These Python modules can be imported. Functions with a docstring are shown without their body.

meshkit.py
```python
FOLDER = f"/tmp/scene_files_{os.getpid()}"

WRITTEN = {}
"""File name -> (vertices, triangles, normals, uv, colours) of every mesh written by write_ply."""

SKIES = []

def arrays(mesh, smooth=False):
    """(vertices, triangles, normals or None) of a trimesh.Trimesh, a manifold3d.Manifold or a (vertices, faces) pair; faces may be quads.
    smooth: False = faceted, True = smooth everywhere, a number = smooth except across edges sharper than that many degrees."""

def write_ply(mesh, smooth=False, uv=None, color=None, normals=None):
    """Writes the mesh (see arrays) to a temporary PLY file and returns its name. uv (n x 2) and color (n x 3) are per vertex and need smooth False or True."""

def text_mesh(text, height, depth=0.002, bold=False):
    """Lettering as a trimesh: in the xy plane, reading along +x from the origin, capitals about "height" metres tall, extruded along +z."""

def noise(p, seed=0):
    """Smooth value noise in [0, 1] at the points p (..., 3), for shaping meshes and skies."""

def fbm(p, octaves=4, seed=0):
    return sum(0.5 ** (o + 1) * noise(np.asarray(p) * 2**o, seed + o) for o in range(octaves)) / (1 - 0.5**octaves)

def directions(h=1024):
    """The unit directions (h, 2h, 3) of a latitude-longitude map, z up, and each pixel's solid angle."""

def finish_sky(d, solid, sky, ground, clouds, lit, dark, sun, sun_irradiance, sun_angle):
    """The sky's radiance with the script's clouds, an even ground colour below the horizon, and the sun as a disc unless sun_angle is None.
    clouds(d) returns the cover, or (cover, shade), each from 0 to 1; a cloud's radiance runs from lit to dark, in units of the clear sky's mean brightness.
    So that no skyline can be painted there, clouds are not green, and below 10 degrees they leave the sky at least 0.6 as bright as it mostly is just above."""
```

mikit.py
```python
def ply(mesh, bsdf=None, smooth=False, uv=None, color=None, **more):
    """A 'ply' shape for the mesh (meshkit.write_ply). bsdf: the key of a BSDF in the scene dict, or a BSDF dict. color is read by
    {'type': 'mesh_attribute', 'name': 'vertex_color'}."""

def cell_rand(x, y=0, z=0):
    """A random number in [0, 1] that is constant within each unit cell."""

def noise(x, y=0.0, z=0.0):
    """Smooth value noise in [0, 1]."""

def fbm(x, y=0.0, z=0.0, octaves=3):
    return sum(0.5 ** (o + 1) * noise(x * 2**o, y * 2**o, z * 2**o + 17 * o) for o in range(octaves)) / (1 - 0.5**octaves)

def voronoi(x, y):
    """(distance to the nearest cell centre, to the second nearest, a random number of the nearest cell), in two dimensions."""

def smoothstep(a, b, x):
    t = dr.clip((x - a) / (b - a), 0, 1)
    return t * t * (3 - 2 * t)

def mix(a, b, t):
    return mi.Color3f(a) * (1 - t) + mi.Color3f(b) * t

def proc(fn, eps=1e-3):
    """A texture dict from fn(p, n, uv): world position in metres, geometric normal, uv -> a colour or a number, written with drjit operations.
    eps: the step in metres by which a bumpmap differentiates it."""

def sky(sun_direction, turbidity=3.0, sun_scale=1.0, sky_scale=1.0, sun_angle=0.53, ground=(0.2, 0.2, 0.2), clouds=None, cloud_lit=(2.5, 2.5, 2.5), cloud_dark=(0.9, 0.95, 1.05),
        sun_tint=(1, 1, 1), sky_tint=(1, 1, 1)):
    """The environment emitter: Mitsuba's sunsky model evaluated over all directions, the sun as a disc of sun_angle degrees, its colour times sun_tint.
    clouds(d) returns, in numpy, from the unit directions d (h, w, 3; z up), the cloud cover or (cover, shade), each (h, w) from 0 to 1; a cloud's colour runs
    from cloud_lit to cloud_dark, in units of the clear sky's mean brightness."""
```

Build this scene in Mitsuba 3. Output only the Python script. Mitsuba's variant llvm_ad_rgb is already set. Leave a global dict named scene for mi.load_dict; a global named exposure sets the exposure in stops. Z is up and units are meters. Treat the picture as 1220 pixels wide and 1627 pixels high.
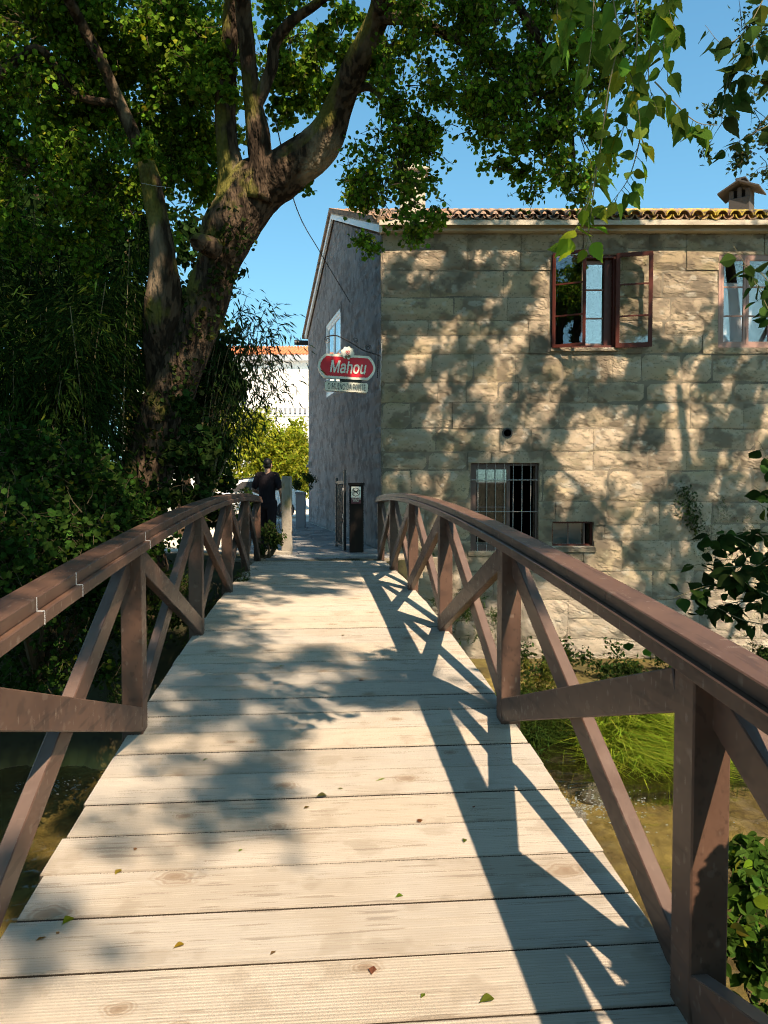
import math
import numpy as np
import drjit as dr
import mitsuba as mi
import trimesh
import manifold3d as m3
import shapely
import shapely.affinity
from shapely.geometry import Polygon, box as sbox, Point
import mikit
import meshkit
from mikit import proc, noise, fbm, voronoi, cell_rand, smoothstep, mix

scene, labels = {}, {}
T = mi.ScalarTransform4f

# ---------------------------------------------------------------- camera, sky, exposure
YAW, PITCH = math.radians(5.0), math.radians(2.25)
CAM = np.array([-0.046, 0.0, 1.4])
FH = np.array([math.sin(YAW), math.cos(YAW), 0.0])          # horizontal view direction
RT = np.array([math.cos(YAW), -math.sin(YAW), 0.0])         # to the right
FW = FH * math.cos(PITCH) + np.array([0, 0, -math.sin(PITCH)])
UP = np.cross(RT, FW)
scene['camera'] = {
    'type': 'perspective', 'fov': 2 * math.degrees(math.atan(610 / 1222.0)), 'fov_axis': 'x',
    'near_clip': 0.05, 'far_clip': 2000.0,
    'to_world': T().look_at(origin=CAM.tolist(), target=(CAM + FW).tolist(), up=[0, 0, 1])}
SUN = np.array([0.45, -1.0, 1.12])
scene['sky'] = mikit.sky(SUN.tolist(), turbidity=3.6, sun_scale=1.6, sun_tint=(1.0, 0.96, 0.92), sky_tint=(1.0, 1.46, 1.32))
exposure = 2.15


def at(px, py, d):
    """The world point seen at a pixel of the 1220 x 1627 photograph, at horizontal distance d along the view."""
    v = RT * (px - 610) / 1222 + UP * (813.5 - py) / 1222 + FW
    return CAM + v * (d / (v @ FH))


# ---------------------------------------------------------------- helpers
def key(name):
    if name not in scene and name not in USED:
        USED.add(name)
        return name
    i = 1
    while f'{name}_{i:03d}' in scene or f'{name}_{i:03d}' in USED:
        i += 1
    USED.add(f'{name}_{i:03d}')
    return f'{name}_{i:03d}'


USED = set()


def put(name, mesh, bsdf, smooth=False, color=None, **lab):
    k = key(name)
    scene[k] = mikit.ply(mesh, bsdf, smooth=smooth, color=color)
    if lab:
        labels[k] = lab
    return k


def thing(name, label, category, group=None):
    k = key(name)
    labels[k] = {'label': label, 'category': category}
    if group:
        labels[k]['group'] = group
    return k


def cat(*ms):
    ms = [x for m in ms for x in (m if isinstance(m, list) else [m])]
    V, F, n = [], [], 0
    for m in ms:
        if hasattr(m, 'vertices'):
            v, f = np.asarray(m.vertices), np.asarray(m.faces)
        else:
            v, f = m
        V.append(v); F.append(np.asarray(f) + n); n += len(v)
    return np.vstack(V), np.vstack(F)


def box(x0, x1, y0, y1, z0, z1, c=0.0):
    """An axis-aligned box, edges chamfered by c."""
    if c <= 0:
        m = trimesh.creation.box((x1 - x0, y1 - y0, z1 - z0))
        m.apply_translation(((x0 + x1) / 2, (y0 + y1) / 2, (z0 + z1) / 2))
        return np.array(m.vertices), np.array(m.faces)
    P = []
    for a in (x0, x1):
        for b in (y0, y1):
            for d in (z0, z1):
                sx, sy, sz = (1 if a == x0 else -1), (1 if b == y0 else -1), (1 if d == z0 else -1)
                P += [(a + sx * c, b + sy * c, d), (a + sx * c, b, d + sz * c), (a, b + sy * c, d + sz * c)]
    h = trimesh.convex.convex_hull(np.array(P))
    return np.array(h.vertices), np.array(h.faces)


def xf(mesh, fn):
    return fn(np.asarray(mesh[0])), mesh[1]


def frame(o, ax, ay, az):
    """A function that places local (x, y, z) rows into the world."""
    o, M = np.asarray(o, float), np.array([ax, ay, az], float)
    return lambda v: o + np.asarray(v) @ M


def beam(p0, p1, w, h, side, c=0.004):
    """A board from p0 to p1: w across 'side', h across the third direction."""
    p0, p1 = np.asarray(p0, float), np.asarray(p1, float)
    t = p1 - p0; L = np.linalg.norm(t); t /= L
    s = np.asarray(side, float); s = s - t * (s @ t); s /= np.linalg.norm(s)
    u = np.cross(t, s)
    v, f = box(0, L, -w / 2, w / 2, -h / 2, h / 2, c)
    v = p0 + v[:, :1] * t + v[:, 1:2] * s + v[:, 2:] * u
    return v, f


def smooth_path(P, n):
    """Catmull-Rom through the rows of P."""
    P = np.asarray(P, float)
    Q = np.vstack([2 * P[0] - P[1], P, 2 * P[-1] - P[-2]])
    out = []
    for s in np.linspace(0, len(P) - 1 - 1e-9, n):
        i = int(s); t = s - i
        a, b, c, d = Q[i], Q[i + 1], Q[i + 2], Q[i + 3]
        out.append(0.5 * (2 * b + (c - a) * t + (2 * a - 5 * b + 4 * c - d) * t ** 2 + (3 * b - a - 3 * c + d) * t ** 3))
    return np.array(out)


def tube(p, r, sides=6, cap=True, rough=0.0, seed=0):
    p = np.asarray(p, float); n = len(p)
    r = np.broadcast_to(np.asarray(r, float), (n,))
    t = np.gradient(p, axis=0); t /= np.linalg.norm(t, axis=1, keepdims=True) + 1e-12
    a = np.zeros_like(p)
    ref = np.array([1.0, 0.13, 0.07]) if abs(t[0][0]) < 0.8 else np.array([0.1, 0.2, 1.0])
    for i in range(n):
        ref = ref - t[i] * (ref @ t[i]); ref /= np.linalg.norm(ref) + 1e-12
        a[i] = ref
    b = np.cross(t, a)
    ang = np.arange(sides) * 2 * math.pi / sides
    ring = np.cos(ang)[None, :, None] * a[:, None] + np.sin(ang)[None, :, None] * b[:, None]
    rr = r[:, None, None]
    if rough:
        q = (p[:, None] + ring * rr)
        rr = rr * (1 + rough * (meshkit.fbm(q * 3.0, 4, seed)[..., None] - 0.5) * 2 + 0.4 * rough * (meshkit.fbm(q * np.array([14, 14, 5.0]), 3, seed + 9)[..., None] - .5))
    v = (p[:, None] + ring * rr).reshape(-1, 3)
    i, j = np.meshgrid(np.arange(n - 1), np.arange(sides), indexing='ij')
    k = (j + 1) % sides
    q0, q1, q2, q3 = (i * sides + j).ravel(), (i * sides + k).ravel(), ((i + 1) * sides + k).ravel(), ((i + 1) * sides + j).ravel()
    f = np.vstack([np.stack([q0, q1, q2], 1), np.stack([q0, q2, q3], 1)])
    if cap:
        v = np.vstack([v, p[:1], p[-1:]])
        c0, c1 = n * sides, n * sides + 1
        jj = np.arange(sides); kk = (jj + 1) % sides; e = (n - 1) * sides
        f = np.vstack([f, np.stack([kk, jj, np.full(sides, c0)], 1), np.stack([e + jj, e + kk, np.full(sides, c1)], 1)])
    return v, f


def hull_chain(bones, refine=0.03, smooth_n=6):
    """One closed surface from bones (p0, r0, p1, r1)."""
    man = None
    for p0, r0, p1, r1 in bones:
        P = []
        for p, r in ((p0, r0), (p1, r1)):
            P.append(np.asarray(p, float) + (np.broadcast_to(r, 3)) * SPH)
        h = m3.Manifold.hull_points(np.vstack(P).astype(np.float32))
        man = h if man is None else man + h
    man = man.refine_to_length(refine)
    m = man.to_mesh()
    t = trimesh.Trimesh(m.vert_properties[:, :3], m.tri_verts, process=True)
    trimesh.smoothing.filter_taubin(t, 0.5, 0.51, smooth_n)
    return np.array(t.vertices), np.array(t.faces)


SPH = np.array(trimesh.creation.icosphere(2, 1.0).vertices)


def extrude(poly, depth):
    out = []
    for g in getattr(poly, 'geoms', [poly]):
        if g.is_empty or g.area < 1e-7:
            continue
        m = trimesh.creation.extrude_polygon(g, depth, engine='earcut')
        out.append((np.array(m.vertices), np.array(m.faces)))
    return cat(out)


# ---------------------------------------------------------------- leaves
SHAPES = {
    'round': (np.array([(0, 0, 0), (.3, .40, .10), (.72, .40, .10), (1, 0, 0), (.72, -.40, .10), (.3, -.40, .10)]), [(0, 2, 1), (0, 3, 2), (0, 4, 3), (0, 5, 4)]),
    'oval': (np.array([(0, 0, 0), (.45, .30, .09), (1, 0, -.05), (.45, -.30, .09)]), [(0, 2, 1), (0, 3, 2)]),
    'lance': (np.array([(0, 0, 0), (.35, .075, .02), (1, 0, -.16), (.35, -.075, .02)]), [(0, 2, 1), (0, 3, 2)]),
    'blade': (np.array([(0, .5, 0), (0, -.5, 0), (.55, .42, .12), (.55, -.42, .12), (1, 0, .42)]), [(0, 1, 3), (0, 3, 2), (2, 3, 4)]),
    'birch': None, 'broad': None,
}


def outline_leaf(half, fold, droop):
    """A leaf with a midrib from its half outline [(t, width)]."""
    n = len(half)
    top = [(t, w, fold * w - droop * t * t) for t, w in half]
    bot = [(t, -w, fold * w - droop * t * t) for t, w in half]
    mid = [(0, 0, 0), (.33, 0, -droop * .11), (.66, 0, -droop * .44), (1, 0, -droop)]
    V = np.array(mid + top + bot, float)
    F = []
    for o, sg in ((4, 1), (4 + n, -1)):
        ring = [0] + list(range(o, o + n)) + [3]
        for a, b in zip(ring[:-1], ring[1:]):
            ta = (V[a][0] + V[b][0]) / 2
            m = 1 if ta < .5 else 2
            F.append((a, m, b) if sg > 0 else (a, b, m))
        k = [x for x in range(o, o + n) if (V[x][0] < .5)][-1]
        F.append((k, 1, 2) if sg > 0 else (k, 2, 1))
        F.append((k, 2, k + 1) if sg > 0 else (k, k + 1, 2))
    return V, F


SHAPES['birch'] = outline_leaf([(.05, .16), (.14, .29), (.22, .33), (.30, .325), (.37, .33), (.45, .27), (.53, .265), (.61, .19), (.70, .17), (.80, .08), (.90, .05)], .28, .12)
SHAPES['broad'] = outline_leaf([(.06, .12), (.18, .26), (.32, .335), (.45, .345), (.58, .30), (.70, .22), (.82, .12), (.92, .04)], .25, .16)


def unit(v):
    return v / (np.linalg.norm(v, axis=-1, keepdims=True) + 1e-12)


def leaf_mesh(pos, size, rng, shape='round', down=0.5, up=0.7, col=(.05, .09, .02), var=0.35, yellow=0.06, tips=None):
    """One mesh of many leaves, with colours per vertex."""
    pos = np.asarray(pos, float); n = len(pos)
    tv, tf = SHAPES[shape]
    t = rng.normal(size=(n, 3)) if tips is None else np.asarray(tips) + rng.normal(size=(n, 3)) * .25
    t = unit(t + np.array([0, 0, -down]) * (1.5 if tips is None else 0))
    nn = unit(rng.normal(size=(n, 3)) * 0.75 + np.array([0, 0, up]))
    b = unit(np.cross(nn, t)); nn = np.cross(t, b)
    s = (np.broadcast_to(size, (n,)) * rng.uniform(.65, 1.25, n))[:, None, None]
    v = pos[:, None] + s * (tv[None, :, :1] * t[:, None] + tv[None, :, 1:2] * b[:, None] + tv[None, :, 2:] * nn[:, None])
    f = (np.array(tf)[None] + (np.arange(n) * len(tv))[:, None, None]).reshape(-1, 3)
    c = np.array(col)[None] * np.exp(rng.normal(size=(n, 1)) * var)
    c = c * (1 + rng.normal(size=(n, 3)) * .10)
    y = rng.random(n) < yellow
    c[y] = c[y] * np.array([2.2, 1.5, .9])
    c = np.clip(c, .006, .4)
    return (v.reshape(-1, 3), f), np.repeat(c, len(tv), axis=0)


def clump(rng, c, R, n, per=10, droop=0.25, twigs=None, hollow=.2):
    """Leaf positions on twigs through an ellipsoid about c; the twigs are added to the list 'twigs'."""
    c, R = np.asarray(c, float), np.broadcast_to(np.asarray(R, float), 3)
    m = max(1, n // per)
    nb = max(2, m // 9)                                     # boughs, each with its own spray of twigs
    bd = unit(rng.normal(size=(nb, 3))) * rng.uniform(.35, 1.05, (nb, 1)) ** .7 * R
    w = rng.dirichlet(np.full(nb, 2.0))
    g = rng.choice(nb, m, p=w)
    hub = c + bd[g]
    L = R.mean() * rng.uniform(.16, .50, (m, 1)) * np.exp(rng.normal(size=(m, 1)) * .25)
    d = unit(rng.normal(size=(m, 3)) + unit(bd)[g] * .9 + np.array([0, 0, -.25 - droop]))
    s = hub + rng.normal(size=(m, 3)) * R.mean() * .10
    e = s + d * L
    mid = (s + e) / 2 + rng.normal(size=(m, 3)) * L * .12 + np.array([0, 0, .10]) * L
    if twigs is not None:
        for i in range(m):
            twigs.append(np.array([s[i], mid[i], e[i]]))
        for i in range(nb):
            twigs.append(np.array([c + bd[i] * .1, c + bd[i] * .55 + np.array([0, 0, .06]) * R.mean(), c + bd[i]]))
    k = np.repeat(np.arange(m), per)[:n]
    u = rng.random((len(k), 1)) ** .7
    p = (1 - u) ** 2 * s[k] + 2 * u * (1 - u) * mid[k] + u ** 2 * e[k]
    spread = np.minimum(R.mean() * .10, .085)
    return p + rng.normal(size=p.shape) * spread


def twig_mesh(tw, r0=.006, sides=3):
    """All twigs as thin three-sided tubes, in one go."""
    P = np.array(tw)                                    # n, 3, 3
    t = unit(P[:, 2] - P[:, 0])
    a = unit(np.cross(t, np.array([.3, .2, .9]))); b = np.cross(t, a)
    ang = np.arange(sides) * 2 * math.pi / sides
    ring = np.cos(ang)[None, :, None] * a[:, None] + np.sin(ang)[None, :, None] * b[:, None]
    rad = np.array([1.0, .7, .25]) * r0
    v = P[:, :, None] + ring[:, None] * rad[None, :, None, None]
    n = len(P)
    f = []
    for i in range(2):
        for j in range(sides):
            k = (j + 1) % sides
            q = (i * sides + j, i * sides + k, (i + 1) * sides + k, (i + 1) * sides + j)
            f += [(q[0], q[1], q[2]), (q[0], q[2], q[3])]
    f = (np.array(f)[None] + (np.arange(n) * 3 * sides)[:, None, None]).reshape(-1, 3)
    return v.reshape(-1, 3), f


# ---------------------------------------------------------------- materials
def mat(name, d):
    scene[name] = d
    return name


def vec(v):
    return mi.Color3f(*v)


def plain(name, col, rough=.6, metal=0.0, spec=.5, two=True):
    d = {'type': 'principled', 'base_color': {'type': 'rgb', 'value': list(col)}, 'roughness': rough, 'metallic': metal, 'specular': spec}
    return mat(name, {'type': 'twosided', 'b': d} if two else d)


def textured(name, fn, rough=.8, bump=None, scale=.01, eps=1e-3, spec=.3):
    d = {'type': 'principled', 'base_color': proc(fn), 'roughness': rough, 'specular': spec}
    if bump:
        d = {'type': 'bumpmap', 'arbitrary': proc(bump, eps), 'scale': scale, 'b': d}
    return mat(name, {'type': 'twosided', 'b': d})


PITCHY, Y0 = 0.268, -1.9                                   # plank pitch along the bridge, first plank


def deck_col(p, n, uv):
    i = dr.floor((p.y - Y0) / PITCHY)
    ly = (p.y - Y0) / PITCHY - i
    r = cell_rand(i, 3); r2 = cell_rand(i, 7)
    grain = fbm(p.x * 2.5 + 31 * r, p.y * 70, i, 3)
    fine = noise(p.x * 9 + 9 * r, p.y * 260, i)
    st = fbm(p.x * 1.6 + 5, p.y * 3.0 + 17 * r, 0, 4)
    base = mix((.39, .35, .305), (.30, .28, .255), r)
    base = mix(base, (.42, .35, .27), smoothstep(.55, .9, r2) * .5)
    base = mix(base, (.30, .26, .215), smoothstep(.5, .85, grain) * .42)
    base = mix(base, (.27, .225, .175), smoothstep(.52, .72, st) * .45)
    base = mix(base, (.50, .45, .37), smoothstep(.62, .85, fine) * .25)
    groove = .5 + .5 * dr.cos(ly * PITCHY / .0125 * 2 * math.pi)
    base = mix(base, (.26, .22, .17), smoothstep(.80, 1.0, groove) * .45)
    kx, ky = p.x * 1.9 + 40 * r2, ly * 1.6 + 10 * i
    d1, d2, w = voronoi(kx, ky * .5)
    kn = dr.select(w > .52, d1 * (.7 + .9 * cell_rand(i, 9)), 1.0)
    kn = kn + .05 * (noise(p.x * 30, p.y * 60) - .5)
    base = mix(base, (.17, .12, .085), smoothstep(.07, .02, kn) * .8)
    base = mix(base, (.24, .185, .135), smoothstep(.13, .05, kn) * .5)
    ringy = .5 + .5 * dr.sin(kn * 150)
    base = mix(base, (.20, .145, .10), smoothstep(.17, .10, kn) * ringy * .55)
    edge = smoothstep(.06, .0, ly) + smoothstep(.94, 1.0, ly)
    base = mix(base, (.22, .18, .14), edge * .45)
    ck = smoothstep(.72, .78, fbm(p.x * 5 + 13 * r, p.y * 120, i + 5, 2))
    base = mix(base, (.13, .10, .075), ck * .45)
    dirt = smoothstep(.60, .75, fbm(p.x * 7 + 2, p.y * 9, i, 4))
    base = mix(base, (.20, .165, .125), dirt * .35)
    return mix(base, (.045, .035, .026), smoothstep(.8, .4, n.z))  # plank sides painted dark for gap shade as well as dirt


def deck_bump(p, n, uv):
    ly = (p.y - Y0) / PITCHY
    g = .5 + .5 * dr.cos(ly * PITCHY / .0125 * 2 * math.pi)
    return 1 - .6 * g * g + .5 * fbm(p.x * 6, p.y * 120, 0, 2)


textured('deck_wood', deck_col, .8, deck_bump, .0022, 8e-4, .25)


def brown_col(p, n, uv):
    w = fbm(p.x * 5, p.y * 5, p.z * 5, 4)
    s = noise(p.x * 60, p.y * 60, p.z * 22)
    c = mix((.066, .036, .026), (.115, .066, .046), w)
    c = mix(c, (.075, .045, .035), smoothstep(.62, .85, fbm(p.x * 2 + 3, p.y * 2, p.z * 14, 3)) * .6)
    c = mix(c, (.26, .20, .16), smoothstep(.80, .95, s) * .30)
    g = fbm(p.x * 9, p.y * 9, p.z * 9, 4)
    c = mix(c, (.045, .028, .022), smoothstep(.58, .74, g) * .5)
    gr = fbm(p.x * 70 + p.z * 9, p.y * 5, p.z * 34, 3)
    c = mix(c, (.040, .024, .018), smoothstep(.60, .72, gr) * .45)
    chip = smoothstep(.70, .76, fbm(p.x * 17 + 3, p.y * 17, p.z * 17, 3))
    c = mix(c, (.24, .19, .15), chip * .16)
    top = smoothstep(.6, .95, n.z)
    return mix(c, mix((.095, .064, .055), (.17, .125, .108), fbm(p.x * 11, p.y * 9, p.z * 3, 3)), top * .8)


def brown_bump(p, n, uv):
    return fbm(p.x * 45, p.y * 12, p.z * 12, 3) + .4 * noise(p.x * 150, p.y * 60, p.z * 60)


textured('brown_paint', brown_col, .40, brown_bump, .0022, 1e-3, .3)

HO = None                                                    # set below: facade origin


def stone_col(p, n, uv):
    w = fbm(p.x * .9, p.y * .9, p.z * .9, 4)
    w2 = fbm(p.x * 3.1 + 7, p.y * 3.1, p.z * 3.1, 4)
    sp = fbm(p.x * 26, p.y * 26, p.z * 26, 2)
    blk = noise(p.x * 1.5 + 40, p.y * .4, p.z * 2.3)
    c = mix((.48, .385, .265), (.43, .355, .275), w)
    c = mix(c, (.47, .37, .22), smoothstep(.55, .8, blk) * .5)
    c = mix(c, (.17, .14, .105), smoothstep(.48, .64, w2) * .75)
    c = mix(c, (.12, .10, .08), smoothstep(.50, .68, fbm(p.x * 1.1 + 21, p.y * 1.1, p.z * .55, 4)) * .55)
    c = mix(c, (.52, .49, .42), smoothstep(.60, .74, fbm(p.x * 5 + 3, p.y * 5, p.z * 6 + 20, 3)) * .55)
    c = mix(c, (.22, .195, .11), smoothstep(.6, .8, fbm(p.x * 2 + 11, p.y * 2, p.z * 2 + 3, 3)) * .5)
    c = mix(c, (.15, .13, .10), smoothstep(.60, .8, sp) * .55)
    low = smoothstep(.2, -1.8, p.z)
    return mix(c, (.36, .34, .30), low * .5)


def stone_bump(p, n, uv):
    return fbm(p.x * 11, p.y * 11, p.z * 11, 4) + .5 * fbm(p.x * 45, p.y * 45, p.z * 45, 2)


textured('granite', stone_col, .92, stone_bump, .085, 4e-3, .15)


def mortar_col(p, n, uv):
    w = fbm(p.x * 3, p.y * 3, p.z * 3, 4)
    return mix((.25, .21, .16), (.13, .115, .09), smoothstep(.35, .7, w) * .8)


textured('mortar', mortar_col, .95, stone_bump, .03, 4e-3, .1)


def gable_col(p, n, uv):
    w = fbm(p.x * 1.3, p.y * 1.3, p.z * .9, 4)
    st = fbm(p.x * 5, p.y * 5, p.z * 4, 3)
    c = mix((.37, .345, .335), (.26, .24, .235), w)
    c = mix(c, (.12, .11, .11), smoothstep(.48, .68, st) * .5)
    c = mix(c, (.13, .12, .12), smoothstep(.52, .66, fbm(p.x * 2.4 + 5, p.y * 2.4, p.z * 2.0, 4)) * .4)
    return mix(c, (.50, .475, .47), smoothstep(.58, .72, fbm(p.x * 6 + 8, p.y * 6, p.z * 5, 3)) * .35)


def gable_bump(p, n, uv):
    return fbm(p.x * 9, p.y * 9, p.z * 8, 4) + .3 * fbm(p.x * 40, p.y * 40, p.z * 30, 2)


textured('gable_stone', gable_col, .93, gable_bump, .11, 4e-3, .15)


def tile_col(p, n, uv):
    k = fbm(p.x * 4, p.y * 4, p.z * 4, 3)
    a = noise(p.x * 4.2 + 3, p.y * 1.0, 0)
    c = mix((.25, .14, .09), (.32, .22, .15), a)
    c = mix(c, (.12, .105, .09), smoothstep(.42, .62, k) * .75)
    right = smoothstep(4.5, 6.6, p.x)
    return mix(c, (.44, .33, .06), smoothstep(.45, .62, fbm(p.x * 7 + 2, p.y * 7, p.z * 7, 3)) * right)


textured('roof_clay', tile_col, .9, lambda p, n, uv: fbm(p.x * 30, p.y * 30, p.z * 30, 3), .01, 2e-3, .15)


def render_col(p, n, uv):
    w = fbm(p.x * 2, p.y * 2, p.z * 5, 4)
    return mix((.50, .45, .37), (.33, .29, .23), smoothstep(.4, .75, w))


textured('cornice_render', render_col, .9, None)


def bark_col(p, n, uv):
    w = fbm(p.x * 2.2, p.y * 2.2, p.z * 2.2, 4)
    fi = fbm(p.x * 24, p.y * 24, p.z * 5.0, 3)
    c = mix((.060, .041, .029), (.115, .082, .056), w)
    c = mix(c, (.022, .016, .012), smoothstep(.40, .58, fi) * .9)
    c = mix(c, (.36, .29, .20), smoothstep(.60, .72, fbm(p.x * 1.6 + 9, p.y * 1.6, p.z * .8, 3)) * smoothstep(2.8, 4.2, p.z) * .6)
    moss = smoothstep(.55, .70, fbm(p.x * 2.6 + 4, p.y * 2.6, p.z * 1.8 + 1, 4) + .12 * n.z - .10 * n.x)
    return mix(c, mix((.17, .155, .035), (.085, .09, .02), noise(p.x * 40, p.y * 40, p.z * 40)), moss * .8)


def bark_bump(p, n, uv):
    return fbm(p.x * 22, p.y * 22, p.z * 4.6, 4) + .25 * fbm(p.x * 60, p.y * 60, p.z * 22, 2)


textured('bark', bark_col, .95, bark_bump, .10, 4e-3, .1)
plain('twig_bark', (.07, .055, .035), .9, spec=.1)
plain('pale_twig', (.20, .17, .10), .8, spec=.1)
scene['leaf'] = {'type': 'principledthin', 'base_color': {'type': 'mesh_attribute', 'name': 'vertex_color'}, 'roughness': .42, 'spec_trans': 0.0, 'diff_trans': 1.0, 'eta': 1.4, 'flatness': 0.0}
scene['grass_leaf'] = {'type': 'principledthin', 'base_color': {'type': 'mesh_attribute', 'name': 'vertex_color'}, 'roughness': .55, 'spec_trans': 0.0, 'diff_trans': .9, 'eta': 1.35}


def ground_col(p, n, uv):
    w = fbm(p.x * 1.1, p.y * 1.1, p.z * 2, 4)
    f = fbm(p.x * 14, p.y * 14, p.z * 14, 3)
    c = mix((.050, .038, .024), (.032, .04, .016), w)
    c = mix(c, (.03, .025, .018), smoothstep(.5, .75, f) * .6)
    bed = smoothstep(-1.95, -2.3, p.z)
    d1, d2, r = voronoi(p.x * 7, p.y * 7)
    sand = mix((.34, .255, .05), (.18, .13, .03), fbm(p.x * 3.1, p.y * 3.1, 1, 3))
    sand = mix(sand, mix((.16, .12, .05), (.30, .24, .11), r), .35)
    sand = mix(sand, (.10, .07, .03), smoothstep(.35, .6, d1) * .3 + smoothstep(.42, .62, fbm(p.x * 1.1, p.y * 1.6, 3, 3)) * .65)
    c = mix(c, sand, bed)
    far = smoothstep(14.5, 15.5, p.y) * smoothstep(-.25, -.05, p.z)
    return mix(c, mix((.50, .47, .42), (.42, .39, .34), fbm(p.x * 2, p.y * 2, 1, 3)), far)


textured('earth', ground_col, .95, lambda p, n, uv: fbm(p.x * 9, p.y * 9, p.z * 9, 4), .05, 4e-3, .1)


def slab_col(p, n, uv):
    w = fbm(p.x * 3, p.y * 3, 2, 4)
    return mix((.20, .195, .195), (.11, .108, .11), smoothstep(.3, .7, w))


textured('paving', slab_col, .6, lambda p, n, uv: fbm(p.x * 25, p.y * 25, 0, 3), .006, 2e-3, .5)


def concrete_col(p, n, uv):
    w = fbm(p.x * 6, p.y * 6, p.z * 4, 4)
    c = mix((.33, .30, .255), (.21, .19, .16), w)
    return mix(c, (.11, .12, .04), smoothstep(.5, .7, fbm(p.x * 9, p.y * 9, p.z * 3 + 3, 3)) * .6)


textured('old_concrete', concrete_col, .95, lambda p, n, uv: fbm(p.x * 40, p.y * 40, p.z * 40, 3), .01, 2e-3, .1)
textured('white_render', lambda p, n, uv: mix((.80, .79, .76), (.66, .65, .62), smoothstep(.45, .8, fbm(p.x * .8, p.y * .8, p.z * 1.6, 4))), .9)


def rock_col(p, n, uv):
    w = fbm(p.x * 5, p.y * 5, p.z * 5, 4)
    c = mix((.27, .25, .22), (.15, .14, .12), w)
    return mix(c, (.07, .085, .02), smoothstep(.45, .65, fbm(p.x * 3 + 5, p.y * 3, p.z * 3, 3)) * smoothstep(-.1, .7, n.z))


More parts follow.
